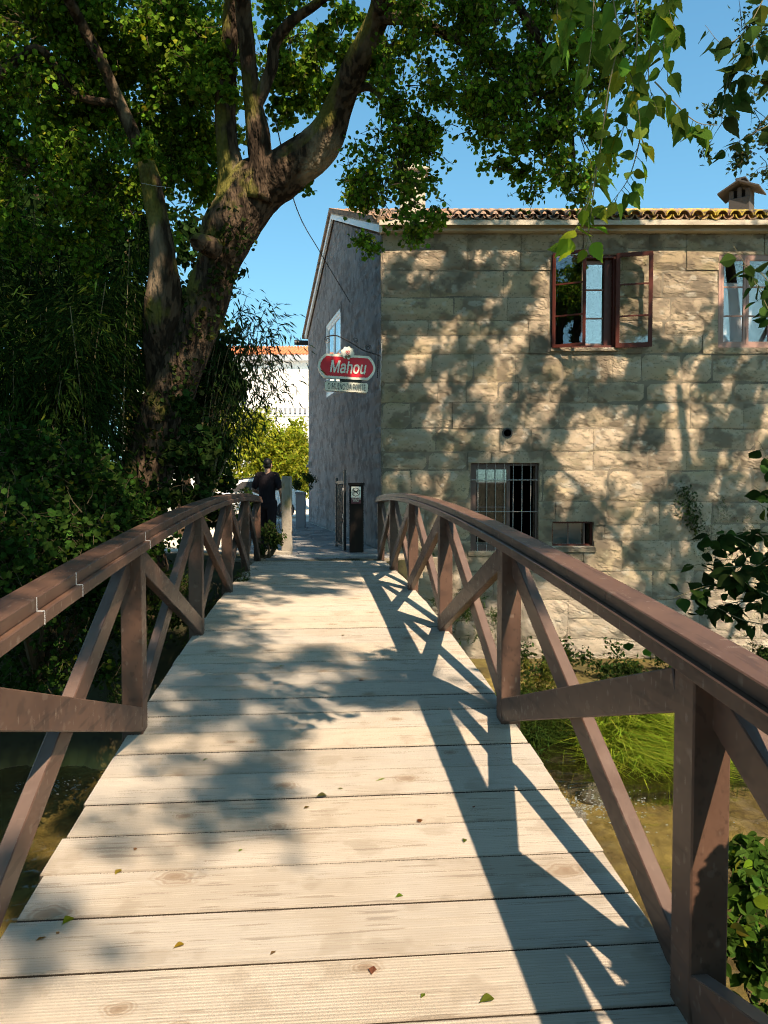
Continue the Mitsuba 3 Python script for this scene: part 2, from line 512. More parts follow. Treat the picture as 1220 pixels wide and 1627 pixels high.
textured('rock', rock_col, .9, stone_bump, .03, 4e-3, .2)
plain('window_red', (.085, .020, .013), .45, spec=.3)
plain('window_pink', (.34, .20, .165), .6)
plain('window_brown', (.10, .06, .05), .5)
plain('white_paint', (.78, .78, .76), .5)
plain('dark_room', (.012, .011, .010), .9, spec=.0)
plain('painted_reflection', (.12, .165, .185), .9, spec=0)  # pale sky reflection put into a flat blue-grey
plain('curtain', (.62, .65, .70), .9, spec=0)
plain('black_iron', (.018, .018, .02), .45)
plain('grey_iron', (.34, .33, .32), .45)
plain('slate', (.075, .07, .068), .85, spec=.1)
plain('dark_wood', (.020, .016, .014), .7, spec=.1)
plain('sign_red', (.62, .012, .028), .35)
plain('sign_white', (.74, .73, .64), .4)
plain('sign_cream', (.72, .69, .58), .5)
plain('sign_black', (.015, .015, .015), .5)
plain('sign_maroon', (.11, .025, .03), .5)
plain('joint_white', (.45, .44, .44), .5)
plain('orange_tile', (.46, .17, .075), .8)
plain('zinc', (.36, .38, .42), .4, .0)
plain('planter_grey', (.22, .24, .28), .6)
plain('skin', (.36, .21, .15), .5)
plain('black_cloth', (.016, .013, .017), .9, spec=.1)
plain('dark_trousers', (.020, .016, .020), .9, spec=.1)
plain('hair', (.010, .008, .007), .5)
plain('car_silver', (.80, .80, .81), .3)
plain('car_black', (.015, .015, .017), .35)
plain('foam_white', (.17, .19, .19), .8, spec=.1)
scene['mirror_pane'] = {'type': 'thindielectric', 'int_ior': 2.6}
scene['pane_glass'] = {'type': 'thindielectric', 'int_ior': 1.9}
scene['water_sheet'] = {'type': 'blendbsdf', 'weight': .28, 'a': {'type': 'thindielectric', 'int_ior': 1.4}, 'b': {'type': 'twosided', 'b': {'type': 'principled', 'base_color': {'type': 'rgb', 'value': [.022, .019, .007]}, 'roughness': .05, 'specular': .5}}}

# ---------------------------------------------------------------- the ground, the stream, the path
def deck_z(y):
    return .157 - .0062 * (np.asarray(y, float) - 9.0) ** 2


def sstep(a, b, x):
    t = np.clip((x - a) / (b - a), 0, 1)
    return t * t * (3 - 2 * t)


def ground_h(x, y):
    q = np.stack([x, y, np.zeros_like(x)], -1)
    wob = (meshkit.fbm(q * .7, 3, 4) - .5)
    yb = 9.7 + 1.2 * wob + np.where(x > 1.5, .25 * sstep(1.5, 4, x), -.3) - .02 * np.maximum(x - 6, 0)
    far_l = -2.7 + 2.3 * sstep(0, 1.7, y - yb) + .46 * sstep(1.6, 4.2, y - yb)
    far_r = -2.75 + .62 * sstep(0, .9, y - yb) + .05 * sstep(.8, 4.0, y - yb)
    side = sstep(.6, 1.6, x)
    far = far_l * (1 - side) + far_r * side
    ab = sstep(13.05, 13.15, y) * (1 - sstep(1.75, 1.85, np.abs(x + .1)))
    far = far * (1 - ab) + .03 * ab
    far = np.where(y > 16.5, .06, far)
    near = -.35 - 2.3 * sstep(-.6, 2.6, y + .5 * wob)
    h = np.where(y < 5, near, far)
    h = h + .18 * (meshkit.fbm(q * 1.7, 4, 8) - .5) * (y < 14)
    hill = 2.2 * sstep(-8, -26, x) * sstep(8, 16, y)
    return h + hill


xs = np.unique(np.concatenate([np.linspace(-900, -40, 14), np.linspace(-40, -9, 32), np.linspace(-9, 12, 150), np.linspace(12, 40, 29), np.linspace(40, 900, 14)]))
ys = np.unique(np.concatenate([np.linspace(-900, -30, 12), np.linspace(-30, -3, 28), np.linspace(-3, 17, 150), np.linspace(17, 60, 44), np.linspace(60, 1200, 16)]))
gx, gy = np.meshgrid(xs, ys, indexing='ij')
gv = np.stack([gx, gy, ground_h(gx, gy)], -1).reshape(-1, 3)


def grid_faces(n, m):
    i, j = np.meshgrid(np.arange(n - 1), np.arange(m - 1), indexing='ij')
    a = (i * m + j).ravel()
    return np.vstack([np.stack([a, a + m, a + m + 1], 1), np.stack([a, a + m + 1, a + 1], 1)])


put('ground', (gv, grid_faces(len(xs), len(ys))), 'earth', smooth=True, kind='structure', label='earthen stream banks and sandy bed below the footbridge, pale pavement beyond')
wx, wy = np.meshgrid(np.linspace(-14, 14, 360), np.linspace(-.5, 12.5, 190), indexing='ij')
wq = np.stack([wx, wy, 0 * wx], -1)
wz = -2.27 + .050 * (meshkit.fbm(wq * np.array([1.5, 3.4, 1]), 4, 3) - .5) + .07 * (meshkit.fbm(wq * np.array([4.5, 8.0, 1]), 3, 6) - .5)
put('stream', (np.stack([wx, wy, wz], -1).reshape(-1, 3), grid_faces(360, 190)), 'water_sheet', smooth=True, kind='structure', label='shallow clear stream running under the footbridge')

# ---------------------------------------------------------------- the footbridge
rng = np.random.default_rng(11)
br = thing('footbridge', 'arched wooden footbridge with pale grooved deck and brown cross-braced railings', 'footbridge')
NPL = int((13.3 - Y0) / PITCHY)
for i in range(NPL):
    ya, yb_ = Y0 + i * PITCHY, Y0 + (i + 1) * PITCHY
    j0, j1 = rng.normal(size=2) * .004 + (rng.random(2) < .12) * .014
    v, f = box(-1.085 + j0, 1.085 + j1, ya + .0045, yb_ - .0045, -.045, 0, .004)
    ang = rng.normal() * .0012
    v = np.array(v)
    v[:, 2] += deck_z(v[:, 1]) + rng.normal() * .0015
    v[:, 1] += v[:, 0] * ang
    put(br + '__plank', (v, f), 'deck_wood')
RH = 1.10


def along(y0, y1, x0, x1, za, zb, n, c=.004):
    """A beam that follows the arch, from rail-relative heights za to zb."""
    y = np.linspace(y0, y1, n)
    z = deck_z(y) + RH
    prof = [(x0 + c, za), (x1 - c, za), (x1, za + c), (x1, zb - c), (x1 - c, zb), (x0 + c, zb), (x0, zb - c), (x0, za + c)]
    m = len(prof)
    V = np.array([[(a, yy, zz + b) for a, b in prof] for yy, zz in zip(y, z)]).reshape(-1, 3)
    F = []
    for i in range(n - 1):
        for j in range(m):
            k = (j + 1) % m
            a, b, c_, d = i * m + j, i * m + k, (i + 1) * m + k, (i + 1) * m + j
            F += [(a, b, c_), (a, c_, d)]
    for j in range(1, m - 1):
        F += [(0, j + 1, j), ((n - 1) * m, (n - 1) * m + j, (n - 1) * m + j + 1)]
    return V, np.array(F)


POSTS = [-.13, 2.10, 4.33, 6.55, 8.78, 11.0, 13.2]
CUTS = [-1.8, -.7, .5, 1.55, 2.68, 3.11, 4.35, 5.6, 6.8, 8.0, 9.2, 10.4, 11.6, 12.6, 13.42]
for s in (1, -1):
    side = 'right' if s > 0 else 'left'
    X = lambda a, b: (a, b) if s > 0 else (-b, -a)
    hr = put(br + '__handrail', along(-1.8, 13.4, *X(.970, 1.126), -.098, -.049, 60), 'brown_paint', label=f'brown lower rail under the cap of the {side} railing')
    for a, b in zip(CUTS[:-1], CUTS[1:]):
        put(hr + '__cap_board', along(a + .0015, b - .0015, *X(.991, 1.108), -.0485, 0, 6), 'brown_paint')
    if s < 0:
        for y in CUTS[4:7]:
            z = float(deck_z(y)) + RH
            put(hr + '__joint_filler', cat(box(-.9915, -.9895, y - .0015, y + .0015, z - .048, z + .001), box(-.990, -.969, y - .0015, y + .014, z - .0485, z - .0465), box(-.9705, -.9685, y + .012, y + .015, z - .096, z - .050)), 'joint_white')
    for y in POSTS:
        z = float(deck_z(y))
        a, b = X(1.0, 1.112)
        put(br + '__post', box(a, b, y - .06, y + .06, z - .42, z + RH - .097, .005), 'brown_paint')
    for y0, y1 in zip(POSTS[:-1], POSTS[1:]):
        za, zb = float(deck_z(y0)), float(deck_z(y1))
        c = s * 1.029
        top_n, bot_f = za + RH - .097 - .075, zb + .075
        put(br + '__brace', beam((c, y0 + .058, top_n), (c, y1 - .058, bot_f), .055, .13, (1, 0, 0)), 'brown_paint')
        c = s * 1.084
        put(br + '__brace', beam((c, y0 + .04, za + .0), (c, y1 - .04, zb + RH - .097 - .08), .056, .12, (1, 0, 0)), 'brown_paint')
    # stringers below the deck
    v, f = along(-1.8, 13.3, *X(.74, .92), -RH - .42, -RH - .047, 40)
    put(br + '__stringer', (v, f), 'brown_paint')

# ---------------------------------------------------------------- far end: abutment, path, gate posts
def rub(v, amp=.02, seed=0, s=3.0):
    v = np.asarray(v)
    d = np.stack([meshkit.fbm(v * s, 3, seed + k) - .5 for k in range(3)], -1)
    return v + d * 2 * amp


rng = np.random.default_rng(5)
ab = thing('abutment', 'dark stone abutment carrying the far end of the footbridge', 'abutment')
for r in range(6):
    x = -1.75
    while x < 1.7:
        w = rng.uniform(.4, .75); w = min(w, 1.75 - x)
        if w > .1:
            put(ab + '__block', box(x + .008, x + w - .008, 13.38 + rng.uniform(0, .03), 13.9, -2.5 + r * .41 + .008, -2.5 + (r + 1) * .41 - .008, .02), 'rock')
        x += w

GDIR = FH * math.cos(math.radians(12.9)) - RT * math.sin(math.radians(12.9))
pr = np.array([RT[0], RT[1], 0])
path_k = put('path', box(-2.6, 2.2, 13.44, 13.60, -.2, .055), 'mortar', kind='structure', label='stone paved path from the bridge along the gable wall')
# paving strips that run off along the gable
HO = CAM * np.array([1, 1, 0]) + FH * 15.0 + RT * ((605 - 610) / 1222 * 15.0)
fac = frame(HO, RT, -FH, [0, 0, 1])                         # (u, n, z): along the facade, out of it, up
GN = np.array([-GDIR[1], GDIR[0], 0])                        # outward normal of the gable: to the left
gab = frame(HO, GDIR, GN, [0, 0, 1])                        # (v, n, z)
under = xf(box(-1.6, 12.5, -.4, 2.6, -.3, .057), gab)
put(path_k + '__bedding', under, 'mortar')
for i in range(30):
    v0 = -1.45 + i * .42
    n0 = .05
    while n0 < 2.3:
        w = rng.uniform(.5, .95); w = min(w, 2.5 - n0)
        zz = .076 + rng.normal() * .003
        put(path_k + '__paving_slab', xf(box(v0 + .006, v0 + .414, n0 + .006, n0 + w - .006, .0, zz, .006), gab), 'paving')
        n0 += w
gr = thing('drain_grate', 'pale metal slotted drain grate across the end of the deck', 'drain grate')
put(gr + '__frame', cat(box(-.97, 1.05, 13.62, 13.64, .06, .097), box(-.97, 1.05, 13.78, 13.80, .06, .097)), 'grey_iron')
for i in range(44):
    x = -.95 + i * .046
    put(gr + '__bar', box(x, x + .022, 13.64, 13.78, .075, .096), 'grey_iron')
put(path_k + '__channel', box(-1.0, 1.08, 13.61, 13.81, .02, .064), 'dark_room')

# ---------------------------------------------------------------- the stone house
hs = thing('stone_house', 'two-storey granite house with open red casement window and clay tile eave', 'house')
FW_L, FW_T = 10.6, 6.24


def fz(px, py, off=0.0):
    """(u, z) on the facade seen at a pixel."""
    p = at(px, py, 15.0 - off)
    return float((p - HO) @ RT), float(p[2])


OPEN = {}


def opening(name, x0, y0, x1, y1):
    (u0, z1), (u1, z0) = fz(x0, y0), fz(x1, y1)
    OPEN[name] = (u0, u1, z0, z1)


opening('upper', 877, 405, 978, 553)
opening('right', 1143, 405, 1229, 552)
opening('barred', 748, 736, 855, 876)
opening('small', 878, 829, 943, 868)
HOLE = fz(806, 688)
front = sbox(0, -2.6, FW_L, FW_T)
for o in OPEN.values():
    front = front.difference(sbox(o[0], o[2], o[1], o[3]))
front = front.difference(Point(*HOLE).buffer(.10, 16))
GA = 11.1
gable = Polygon([(0.0, -2.6), (GA, -.4), (GA, 6.13), (GA / 2, 8.21), (0.0, 6.13)])


def gz(px, py):
    """(v, z) on the gable seen at a pixel."""
    v = RT * (px - 610) / 1222 + UP * (813.5 - py) / 1222 + FW
    t = ((HO - CAM) @ GN) / (v @ GN)
    p = CAM + v * t
    return float((p - HO) @ GDIR), float(p[2])


gv0, gzt = gz(540, 488); gv1, _ = gz(517, 510)
gzb = gz(526, 626)[1]
GW = (gv0, gv1, gzb, gzt)
gable = gable.difference(sbox(GW[0], GW[2], GW[1], GW[3]))


def wall_solid(poly, depth, place, n0):
    v, f = extrude(poly, depth)
    return place(np.stack([v[:, 0], n0 - depth + v[:, 2], v[:, 1]], 1)), f


put(hs + '__wall', wall_solid(front, .55, fac, -.024), 'mortar', label='front wall of big worn granite blocks facing the stream')
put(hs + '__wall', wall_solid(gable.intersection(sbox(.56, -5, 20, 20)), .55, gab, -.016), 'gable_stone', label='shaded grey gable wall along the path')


def split_rect(u0, z0, u1, z1, rng, hmax, wmax, out):
    w, h = u1 - u0, z1 - z0
    if h > hmax * rng.uniform(.8, 1.25) or (h > w * 1.1 and h > .36):
        z = z0 + h * rng.uniform(.38, .62)
        split_rect(u0, z0, u1, z, rng, hmax, wmax, out); split_rect(u0, z, u1, z1, rng, hmax, wmax, out)
    elif w > wmax * rng.uniform(.6, 1.25):
        u = u0 + w * rng.uniform(.32, .68)
        split_rect(u0, z0, u, z1, rng, hmax, wmax, out); split_rect(u, z0, u1, z1, rng, hmax, wmax, out)
    else:
        out.append((u0, z0, u1, z1))


def blocks(poly, u0, u1, z0, z1, rng, hmax, wmax, place, mat_, holder, out, inset, relief, seed, band=1.15):
    R, z = [], z0
    while z < z1 - .05:                                     # a few long courses, each split up irregularly
        h = min(rng.uniform(.75, 1.25) * band, z1 - z)
        split_rect(u0, z, u1, z + h, rng, hmax, wmax, R)
        z += h
    for a in R:
        c = poly.intersection(sbox(*[a[0], a[1], a[2], a[3]]))
        for g in getattr(c, 'geoms', [c]):
            if g.is_empty or g.geom_type != 'Polygon' or g.area < .012:
                continue
            g = g.buffer(-inset, join_style=2)
            if g.is_empty or g.geom_type != 'Polygon' or g.area < .006:
                continue
            n0 = rng.uniform(*out)
            if abs(g.area - g.envelope.area) > 1e-4:
                v, f = extrude(g, .028 + n0)
                V = np.stack([v[:, 0], v[:, 2] - .03, v[:, 1]], 1)
                put(holder, (place(V), f), mat_)
                continue
            ua, za, ub, zb = g.bounds
            nu, nz = max(4, int((ub - ua) / .085)), max(4, int((zb - za) / .085))
            gu, gz_ = np.meshgrid(np.linspace(0, 1, nu + 1), np.linspace(0, 1, nz + 1), indexing='ij')
            du, dz = np.minimum(gu, 1 - gu) * (ub - ua), np.minimum(gz_, 1 - gz_) * (zb - za)
            e = np.minimum(du, dz)
            U, Z = ua + gu * (ub - ua), za + gz_ * (zb - za)
            q = np.stack([U, Z, np.full_like(U, seed)], -1)
            jig = .030 * (np.stack([meshkit.fbm(q * 4.3, 2, seed + 3), meshkit.fbm(q * 4.3, 2, seed + 5)], -1) - .5) * (e < .001)[..., None]
            N = n0 + relief * (meshkit.fbm(q * 5.5, 3, seed) - .5) * 2 - .030 * np.clip(1 - e / .045, 0, 1) ** 2 * (.5 + meshkit.fbm(q * 2.1, 2, seed + 7))
            N = N + (U - (ua + ub) / 2) * rng.normal() * .006 + (Z - (za + zb) / 2) * rng.normal() * .008
            V = np.stack([U + jig[..., 0], N, Z + jig[..., 1]], -1).reshape(-1, 3)
            put(holder, (place(V), grid_faces(nu + 1, nz + 1)), mat_, smooth=True)


blocks(front, 0, FW_L, -2.6, FW_T, np.random.default_rng(3), .84, 1.6, fac, 'granite', hs + '__wall__stone', (-.002, .014), .004, .011, 11)
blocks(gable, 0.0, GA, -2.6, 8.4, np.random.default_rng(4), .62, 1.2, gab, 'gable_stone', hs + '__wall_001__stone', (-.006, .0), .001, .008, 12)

# dark rooms behind the openings
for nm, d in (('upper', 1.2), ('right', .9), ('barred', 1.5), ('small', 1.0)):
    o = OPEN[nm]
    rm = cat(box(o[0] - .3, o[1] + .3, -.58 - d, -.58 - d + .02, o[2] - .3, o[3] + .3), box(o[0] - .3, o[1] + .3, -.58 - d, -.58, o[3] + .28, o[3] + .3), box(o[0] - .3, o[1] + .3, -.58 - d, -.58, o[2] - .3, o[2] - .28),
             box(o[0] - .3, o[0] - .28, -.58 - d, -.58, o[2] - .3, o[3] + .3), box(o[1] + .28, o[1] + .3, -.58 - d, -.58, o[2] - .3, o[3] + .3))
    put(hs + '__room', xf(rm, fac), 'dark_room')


def sash(parent, name, w, h, place, mat_, rows, st=.06, th=.045, glass='pane_glass', **lab):
    """A glazed leaf: local x 0..w, y 0..th, z 0..h."""
    bars = [box(0, st, 0, th, 0, h, .004), box(w - st, w, 0, th, 0, h, .004), box(st, w - st, .001, th - .001, 0, st * 1.15), box(st, w - st, .001, th - .001, h - st, h)]
    for r in range(1, rows):
        z = h * r / rows
        bars.append(box(st, w - st, .006, th - .006, z - .014, z + .014))
    k = put(f'{parent}__{name}', xf(cat(*bars), place), mat_, **lab)
    for r in range(rows):
        za = st * 1.15 if r == 0 else h * r / rows + .014
        zb = h - st if r == rows - 1 else h * (r + 1) / rows - .014
        put(f'{k}__pane', xf((np.array([(st, th / 2, za), (w - st, th / 2, za), (w - st, th / 2, zb), (st, th / 2, zb)]), np.array([(0, 1, 2), (0, 2, 3)])), place), glass)
    return k


def leafplace(u, z, ang, n=.0):
    """A leaf hinged on the facade at u: its width runs along ang from +u, swinging out of the wall."""
    a = math.radians(ang)
    ax = RT * math.cos(a) - FH * math.sin(a)
    ay = -FH * math.cos(a) - RT * math.sin(a)
    return frame(HO + RT * u - FH * n + np.array([0, 0, z]), ax, ay, [0, 0, 1])


def framing(o, depth, w, n):
    return cat(box(o[0], o[0] + w, n - depth, n, o[2], o[3], .004), box(o[1] - w, o[1], n - depth, n, o[2], o[3], .004), box(o[0] + w, o[1] - w, n - depth + .002, n - .002, o[3] - w, o[3]), box(o[0] + w, o[1] - w, n - depth + .002, n - .002, o[2], o[2] + w))


o = OPEN['upper']
win = hs + '__window'
put(win, xf(framing(o, .09, .055, -.02), fac), 'window_red', label='open red-brown casement window with pink inner frame')
W2 = (o[1] - o[0]) / 2 - .03
HH = o[3] - o[2] - .03
sash(hs + '__window', 'leaf', W2 + .04, HH + .05, leafplace(o[0] + .02, o[2] - .01, 27, .02), 'window_red', 3, .055, label='left red leaf swung half open')
sash(hs + '__window', 'leaf', W2 + .08, HH + .05, leafplace(o[1] - .02, o[2] - .01, 14, .035), 'window_red', 3, .075, label='right red leaf folded back towards the wall')
for k in (1,):
    pl = frame(HO + RT * (o[0] + .055 + k * (o[1] - o[0] - .11) / 2) + FH * .22 + np.array([0, 0, o[2] + .05]), RT, -FH, [0, 0, 1])
    sash(hs + '__window', 'inner_sash', (o[1] - o[0] - .11) / 2 - .004, o[3] - o[2] - .12, pl, 'window_pink', 2 if k == 0 else 3, .06, glass='mirror_pane')
put(hs + '__window__inner_post', xf(box(o[1] - .20, o[1] - .058, -.20, -.11, o[2] + .05, o[3] - .05), fac), 'window_red')
put(hs + '__window__sill', xf(box(o[0] - .02, o[1] + .05, -.30, .05, o[2] - .07, o[2] + .002, .006), fac), 'granite')

o = OPEN['right']
put(hs + '__window', xf(framing(o, .08, .05, -.015), fac), 'window_pink', label='closed pink-framed casement window at the right edge')
hw = (o[1] - o[0] - .10) / 2
for k in range(2):
    pl = frame(HO + RT * (o[0] + .05 + k * hw) + FH * .06 + np.array([0, 0, o[2] + .05]), RT, -FH, [0, 0, 1])
    sash(hs + '__window_001', 'leaf', hw - .004, o[3] - o[2] - .10, pl, 'window_pink', 3, .055)
put(hs + '__window_001__curtain', xf(box(o[0] + .02, o[1] - .02, -.34, -.33, o[2], o[3] - .45), fac), 'curtain')

o = OPEN['barred']
put(hs + '__barred_window', xf(framing(o, .07, .05, -.10), fac), 'window_brown', label='dark opening with brown frame and thin iron bars')
wl = .72 * (o[1] - o[0]) / 1.3
pl = frame(HO + RT * (o[0] + .05) + FH * .155 + np.array([0, 0, o[2] + .05]), RT, -FH, [0, 0, 1])
sash(hs + '__barred_window', 'leaf', wl, o[3] - o[2] - .10, pl, 'window_brown', 2, .07)
for k in range(7):
    u = o[0] + .06 + (k + .5) * (o[1] - o[0] - .12) / 7
    put(hs + '__barred_window__bar', xf(tube([(u, -.05, o[2]), (u, -.05, o[3])], .0065, 6), fac), 'grey_iron')
for zz in (.52, .88):
    z = o[2] + zz * (o[3] - o[2]) - .12
    put(hs + '__barred_window__bar', xf(tube([(o[0], -.036, z), (o[1], -.036, z)], .008, 6), fac), 'grey_iron')
put(hs + '__barred_window__sill', xf(box(o[0] - .05, o[1] + .05, -.25, .03, o[2] - .09, o[2] + .002, .01), fac), 'granite')

o = OPEN['small']
put(hs + '__small_window', xf(framing(o, .07, .035, -.12), fac), 'window_red', label='small low window with red frame')
pl = frame(HO + RT * (o[0] + .035) + FH * .17 + np.array([0, 0, o[2] + .035]), RT, -FH, [0, 0, 1])
wl = (o[1] - o[0]) * .74
put(hs + '__small_window__mullion', xf(cat(box(wl * .5 - .015, wl * .5 + .015, 0, .03, 0, o[3] - o[2] - .07), box(wl, wl + .03, 0, .05, 0, o[3] - o[2] - .07)), pl), 'window_brown')
put(hs + '__small_window__pane', xf((np.array([(0, .015, 0), (wl, .015, 0), (wl, .015, o[3] - o[2] - .07), (0, .015, o[3] - o[2] - .07)]), np.array([(0, 1, 2), (0, 2, 3)])), pl), 'mirror_pane')
put(hs + '__small_window__pane_backing', xf(box(.0, wl, -.12, -.11, 0, o[3] - o[2] - .07), pl), 'painted_reflection')  # sheet added behind the pane, coloured like a reflection
put(hs + '__small_window__sill', xf(box(o[0] - .02, o[1] + .04, -.2, .045, o[2] - .12, o[2] + .002, .012), fac), 'granite')
ring = trimesh.creation.annulus(.075, .10, .25, sections=20)
rv = np.array(ring.vertices)
put(hs + '__vent_pipe', xf((np.stack([HOLE[0] + rv[:, 0], rv[:, 2] - .10, HOLE[1] + rv[:, 1]], 1), np.array(ring.faces)), fac), 'black_iron')
put(hs + '__vent_pipe__back', xf(box(HOLE[0] - .12, HOLE[0] + .12, -.60, -.585, HOLE[1] - .12, HOLE[1] + .12), fac), 'dark_room')

# gable window
gwk = put(hs + '__gable_window', xf(framing((GW[0], GW[1], GW[2], GW[3]), .10, .09, -.02), gab), 'white_paint', label='tall white-framed window in the gable')
hw = (GW[1] - GW[0] - .18) / 2
for k in range(2):
    pl = frame(HO + GDIR * (GW[0] + .09 + k * hw) - GN * .09 + np.array([0, 0, GW[2] + .09]), GDIR, GN, [0, 0, 1])
    sash(gwk, 'leaf', hw - .004, GW[3] - GW[2] - .18, pl, 'white_paint', 2, .08)
put(gwk + '__pane_backing', xf(box(GW[0], GW[1], -.36, -.34, GW[2], GW[3]), gab), 'curtain')

# cornice, roof, tiles, chimneys
put(hs + '__cornice', xf(box(-.02, FW_L, -.2, .17, 6.17, 6.425, .015), fac), 'cornice_render', label='plain pale rendered cornice under the tiles')
RS = math.tan(math.radians(20.6))
EZ = 6.47                                                   # roof plane at the facade line n = 0


def roof_front(v):
    """(u, s, h): along the eave, up the slope from the eave in plan, off the roof."""
    v = np.asarray(v); a = math.atan(RS)
    n = .36 - v[:, 1] - v[:, 2] * math.sin(a) * 0
    return fac(np.stack([v[:, 0], n, EZ - .36 * RS + v[:, 1] * RS + v[:, 2] / math.cos(a)], 1))


half = GA / 2 * math.cos(math.radians(12.9))
# the ridge runs along the house from the gable's apex
us = np.arange(-.16, FW_L, .235 / 6)
ss = np.linspace(.42, half + .36, 8)
UU, SS = np.meshgrid(us, ss, indexing='ij')
shift = -math.tan(math.radians(12.9)) * (SS - .36)
HHH = .045 * np.cos((UU + .16) / .235 * 2 * math.pi)
put(hs + '__roof', (roof_front(np.stack([UU + shift, SS, HHH], -1).reshape(-1, 3)), grid_faces(len(us), len(ss))), 'roof_clay', smooth=True)
pk = gab(np.array([[GA / 2, 0, 0]]))[0]


def slope_slab(pts, t):
    P = np.array(pts); Q = P - np.array([0, 0, t])
    return np.vstack([P, Q]), np.array([(0, 1, 2), (0, 2, 3), (4, 6, 5), (4, 7, 6), (0, 4, 5), (0, 5, 1), (1, 5, 6), (1, 6, 2), (2, 6, 7), (2, 7, 3), (3, 7, 4), (3, 4, 0)])


def gp(v, n, z):
    return gab(np.array([[v, n, z]]))[0]


zr = EZ + half * RS
L10 = RT * FW_L
e0, r0, b0 = gp(-.32, .10, EZ - .32 * RS), gp(GA / 2, .10, zr), gp(GA + .38, .10, EZ - .38 * RS)
put(hs + '__roof__deck', slope_slab([e0 - [0, 0, .03], e0 + L10 - [0, 0, .03], r0 + L10 - [0, 0, .03], r0 - [0, 0, .03]], .09), 'cornice_render')
put(hs + '__roof__deck', slope_slab([r0, r0 + L10, b0 + L10, b0], .12), 'roof_clay')
# verge trim down both sides of the gable, and the gutter at the back
put(hs + '__verge', beam(gp(-.25, .06, EZ - .25 * RS - .19), gp(GA / 2, .06, zr - .17), .06, .14, GN), 'white_paint')
put(hs + '__verge', beam(gp(GA / 2, .06, zr - .19), gp(GA + .1, .06, EZ - .1 * RS - .20), .06, .14, GN), 'white_paint')
put(hs + '__verge_tiles', beam(gp(GA / 2, .06, zr - .02), gp(GA + .45, .06, EZ - .45 * RS - .02), .16, .12, GN), 'roof_clay')
put(hs + '__verge_tiles', beam(gp(-.32, .06, EZ - .32 * RS - .02), gp(GA / 2, .06, zr - .02), .16, .12, GN), 'roof_clay')
put(hs + '__gutter', tube([gp(GA + .40, .40, EZ - .42 * RS - .22), gp(GA + .42, -3, EZ - .42 * RS - .24)], .085, 10), 'black_iron')


def tile_arc(r, length, t, up, n=8):
    """A barrel tile along +y, opening down (up=1) or up (up=-1)."""
    a = np.linspace(0.12, math.pi - .12, n + 1)
    V = []
    for y, k in ((0, 1.0), (length, .86)):
        for rr in (r, r - t):
            V.append(np.stack([np.cos(a) * rr * k, np.full(n + 1, y), up * np.sin(a) * rr * k], 1))
    V = np.vstack(V); m = n + 1
    F = []
    for i in range(n):
        o0, o1, i0, i1 = i, i + 1, m + i, m + i + 1
        p0, p1, q0, q1 = 2 * m + i, 2 * m + i + 1, 3 * m + i, 3 * m + i + 1
        F += [(o0, o1, p1), (o0, p1, p0), (i0, q1, i1), (i0, q0, q1), (o0, i0, i1), (o0, i1, o1), (p0, p1, q1), (p0, q1, q0)]
    return V, np.array(F)


rng = np.random.default_rng(21)
for i in range(int(FW_L / .235)):
    u = -.16 + i * .235
    for up in (1, -1):
        v, f = tile_arc(.115 if up > 0 else .105, .46, .016, up)
        uu = u if up > 0 else u + .1175
        v = v + [uu + rng.normal() * .006, rng.normal() * .012 + (0 if up > 0 else .02), .045 if up > 0 else .085]
        put(hs + '__roof__tile', (roof_front(v), f), 'roof_clay', smooth=40)

c = at(1178, 318, 17.4)
cu, cn, cz = float((c - HO) @ RT), float(-(c - HO) @ FH), float(c[2])
a = math.radians(38)
chf = frame(HO + RT * cu - FH * cn + np.array([0, 0, cz - .58]), RT * math.cos(a) - FH * math.sin(a), -FH * math.cos(a) - RT * math.sin(a), [0, 0, 1])
chf_ = chf
chf = lambda v: chf_(np.asarray(v) * .72)
ch = put(hs + '__chimney', xf(cat(box(-.30, .30, -.30, .30, -.8, .80, .012), box(-.30, -.17, -.28, .28, .80, 1.04), box(-.06, .06, -.28, .28, .80, 1.10), box(.17, .30, -.28, .28, .80, 1.04)), chf), 'slate', label='stone chimney with slotted vents under a gabled slab cap')
for s in (-1, 1):
    put(ch + '__cap_slab', xf(xf(box(-.06 if s > 0 else -.60, .60 if s > 0 else .06, -.50, .46, 0, .06, .01), lambda v: np.stack([v[:, 0], v[:, 1], v[:, 2] + 1.30 - .58 * np.abs(v[:, 0])], 1)), chf), 'slate')
put(ch + '__cap_slab', xf(box(-.10, .20, -.42, .40, 1.31, 1.37, .01), chf), 'slate')
put(ch + '__vent', xf(box(-.26, .26, -.2, .2, .8, 1.05), chf), 'dark_room')
c = at(655, 300, 17.6)
cl = xf(cat(box(-.28, .28, -.28, .28, -1.6, .30, .012), box(-.36, .36, -.36, .36, .30, .37, .01), box(-.2, .2, -.2, .2, .37, .52, .01)), lambda v: c + v[:, :1] * RT - v[:, 1:2] * FH + v[:, 2:] * np.array([0, 0, 1]))
put(hs + '__chimney', cl, 'cornice_render', label='pale rendered chimney half hidden by hanging leaves')
put(hs + '__wall_lamp', xf(cat(box(10.3, 10.42, -.02, .10, 1.86, 2.06, .01), box(10.33, 10.39, .10, .16, 1.88, 1.96, .01)), gab), 'grey_iron')

# ---------------------------------------------------------------- signs
def sign_frame(px, py, d, yaw=0.0, roll=0.0):
    o = at(px, py, d)
    a = math.radians(yaw); r = math.radians(roll)
    x = RT * math.cos(a) + FH * math.sin(a)
    n = -FH * math.cos(a) + RT * math.sin(a)
    z = np.array([0, 0, 1.0])
    x2 = x * math.cos(r) + z * math.sin(r); z2 = -x * math.sin(r) + z * math.cos(r)
    return lambda v: o + np.asarray(v)[:, :1] * x2 + np.asarray(v)[:, 1:2] * z2 + np.asarray(v)[:, 2:] * n


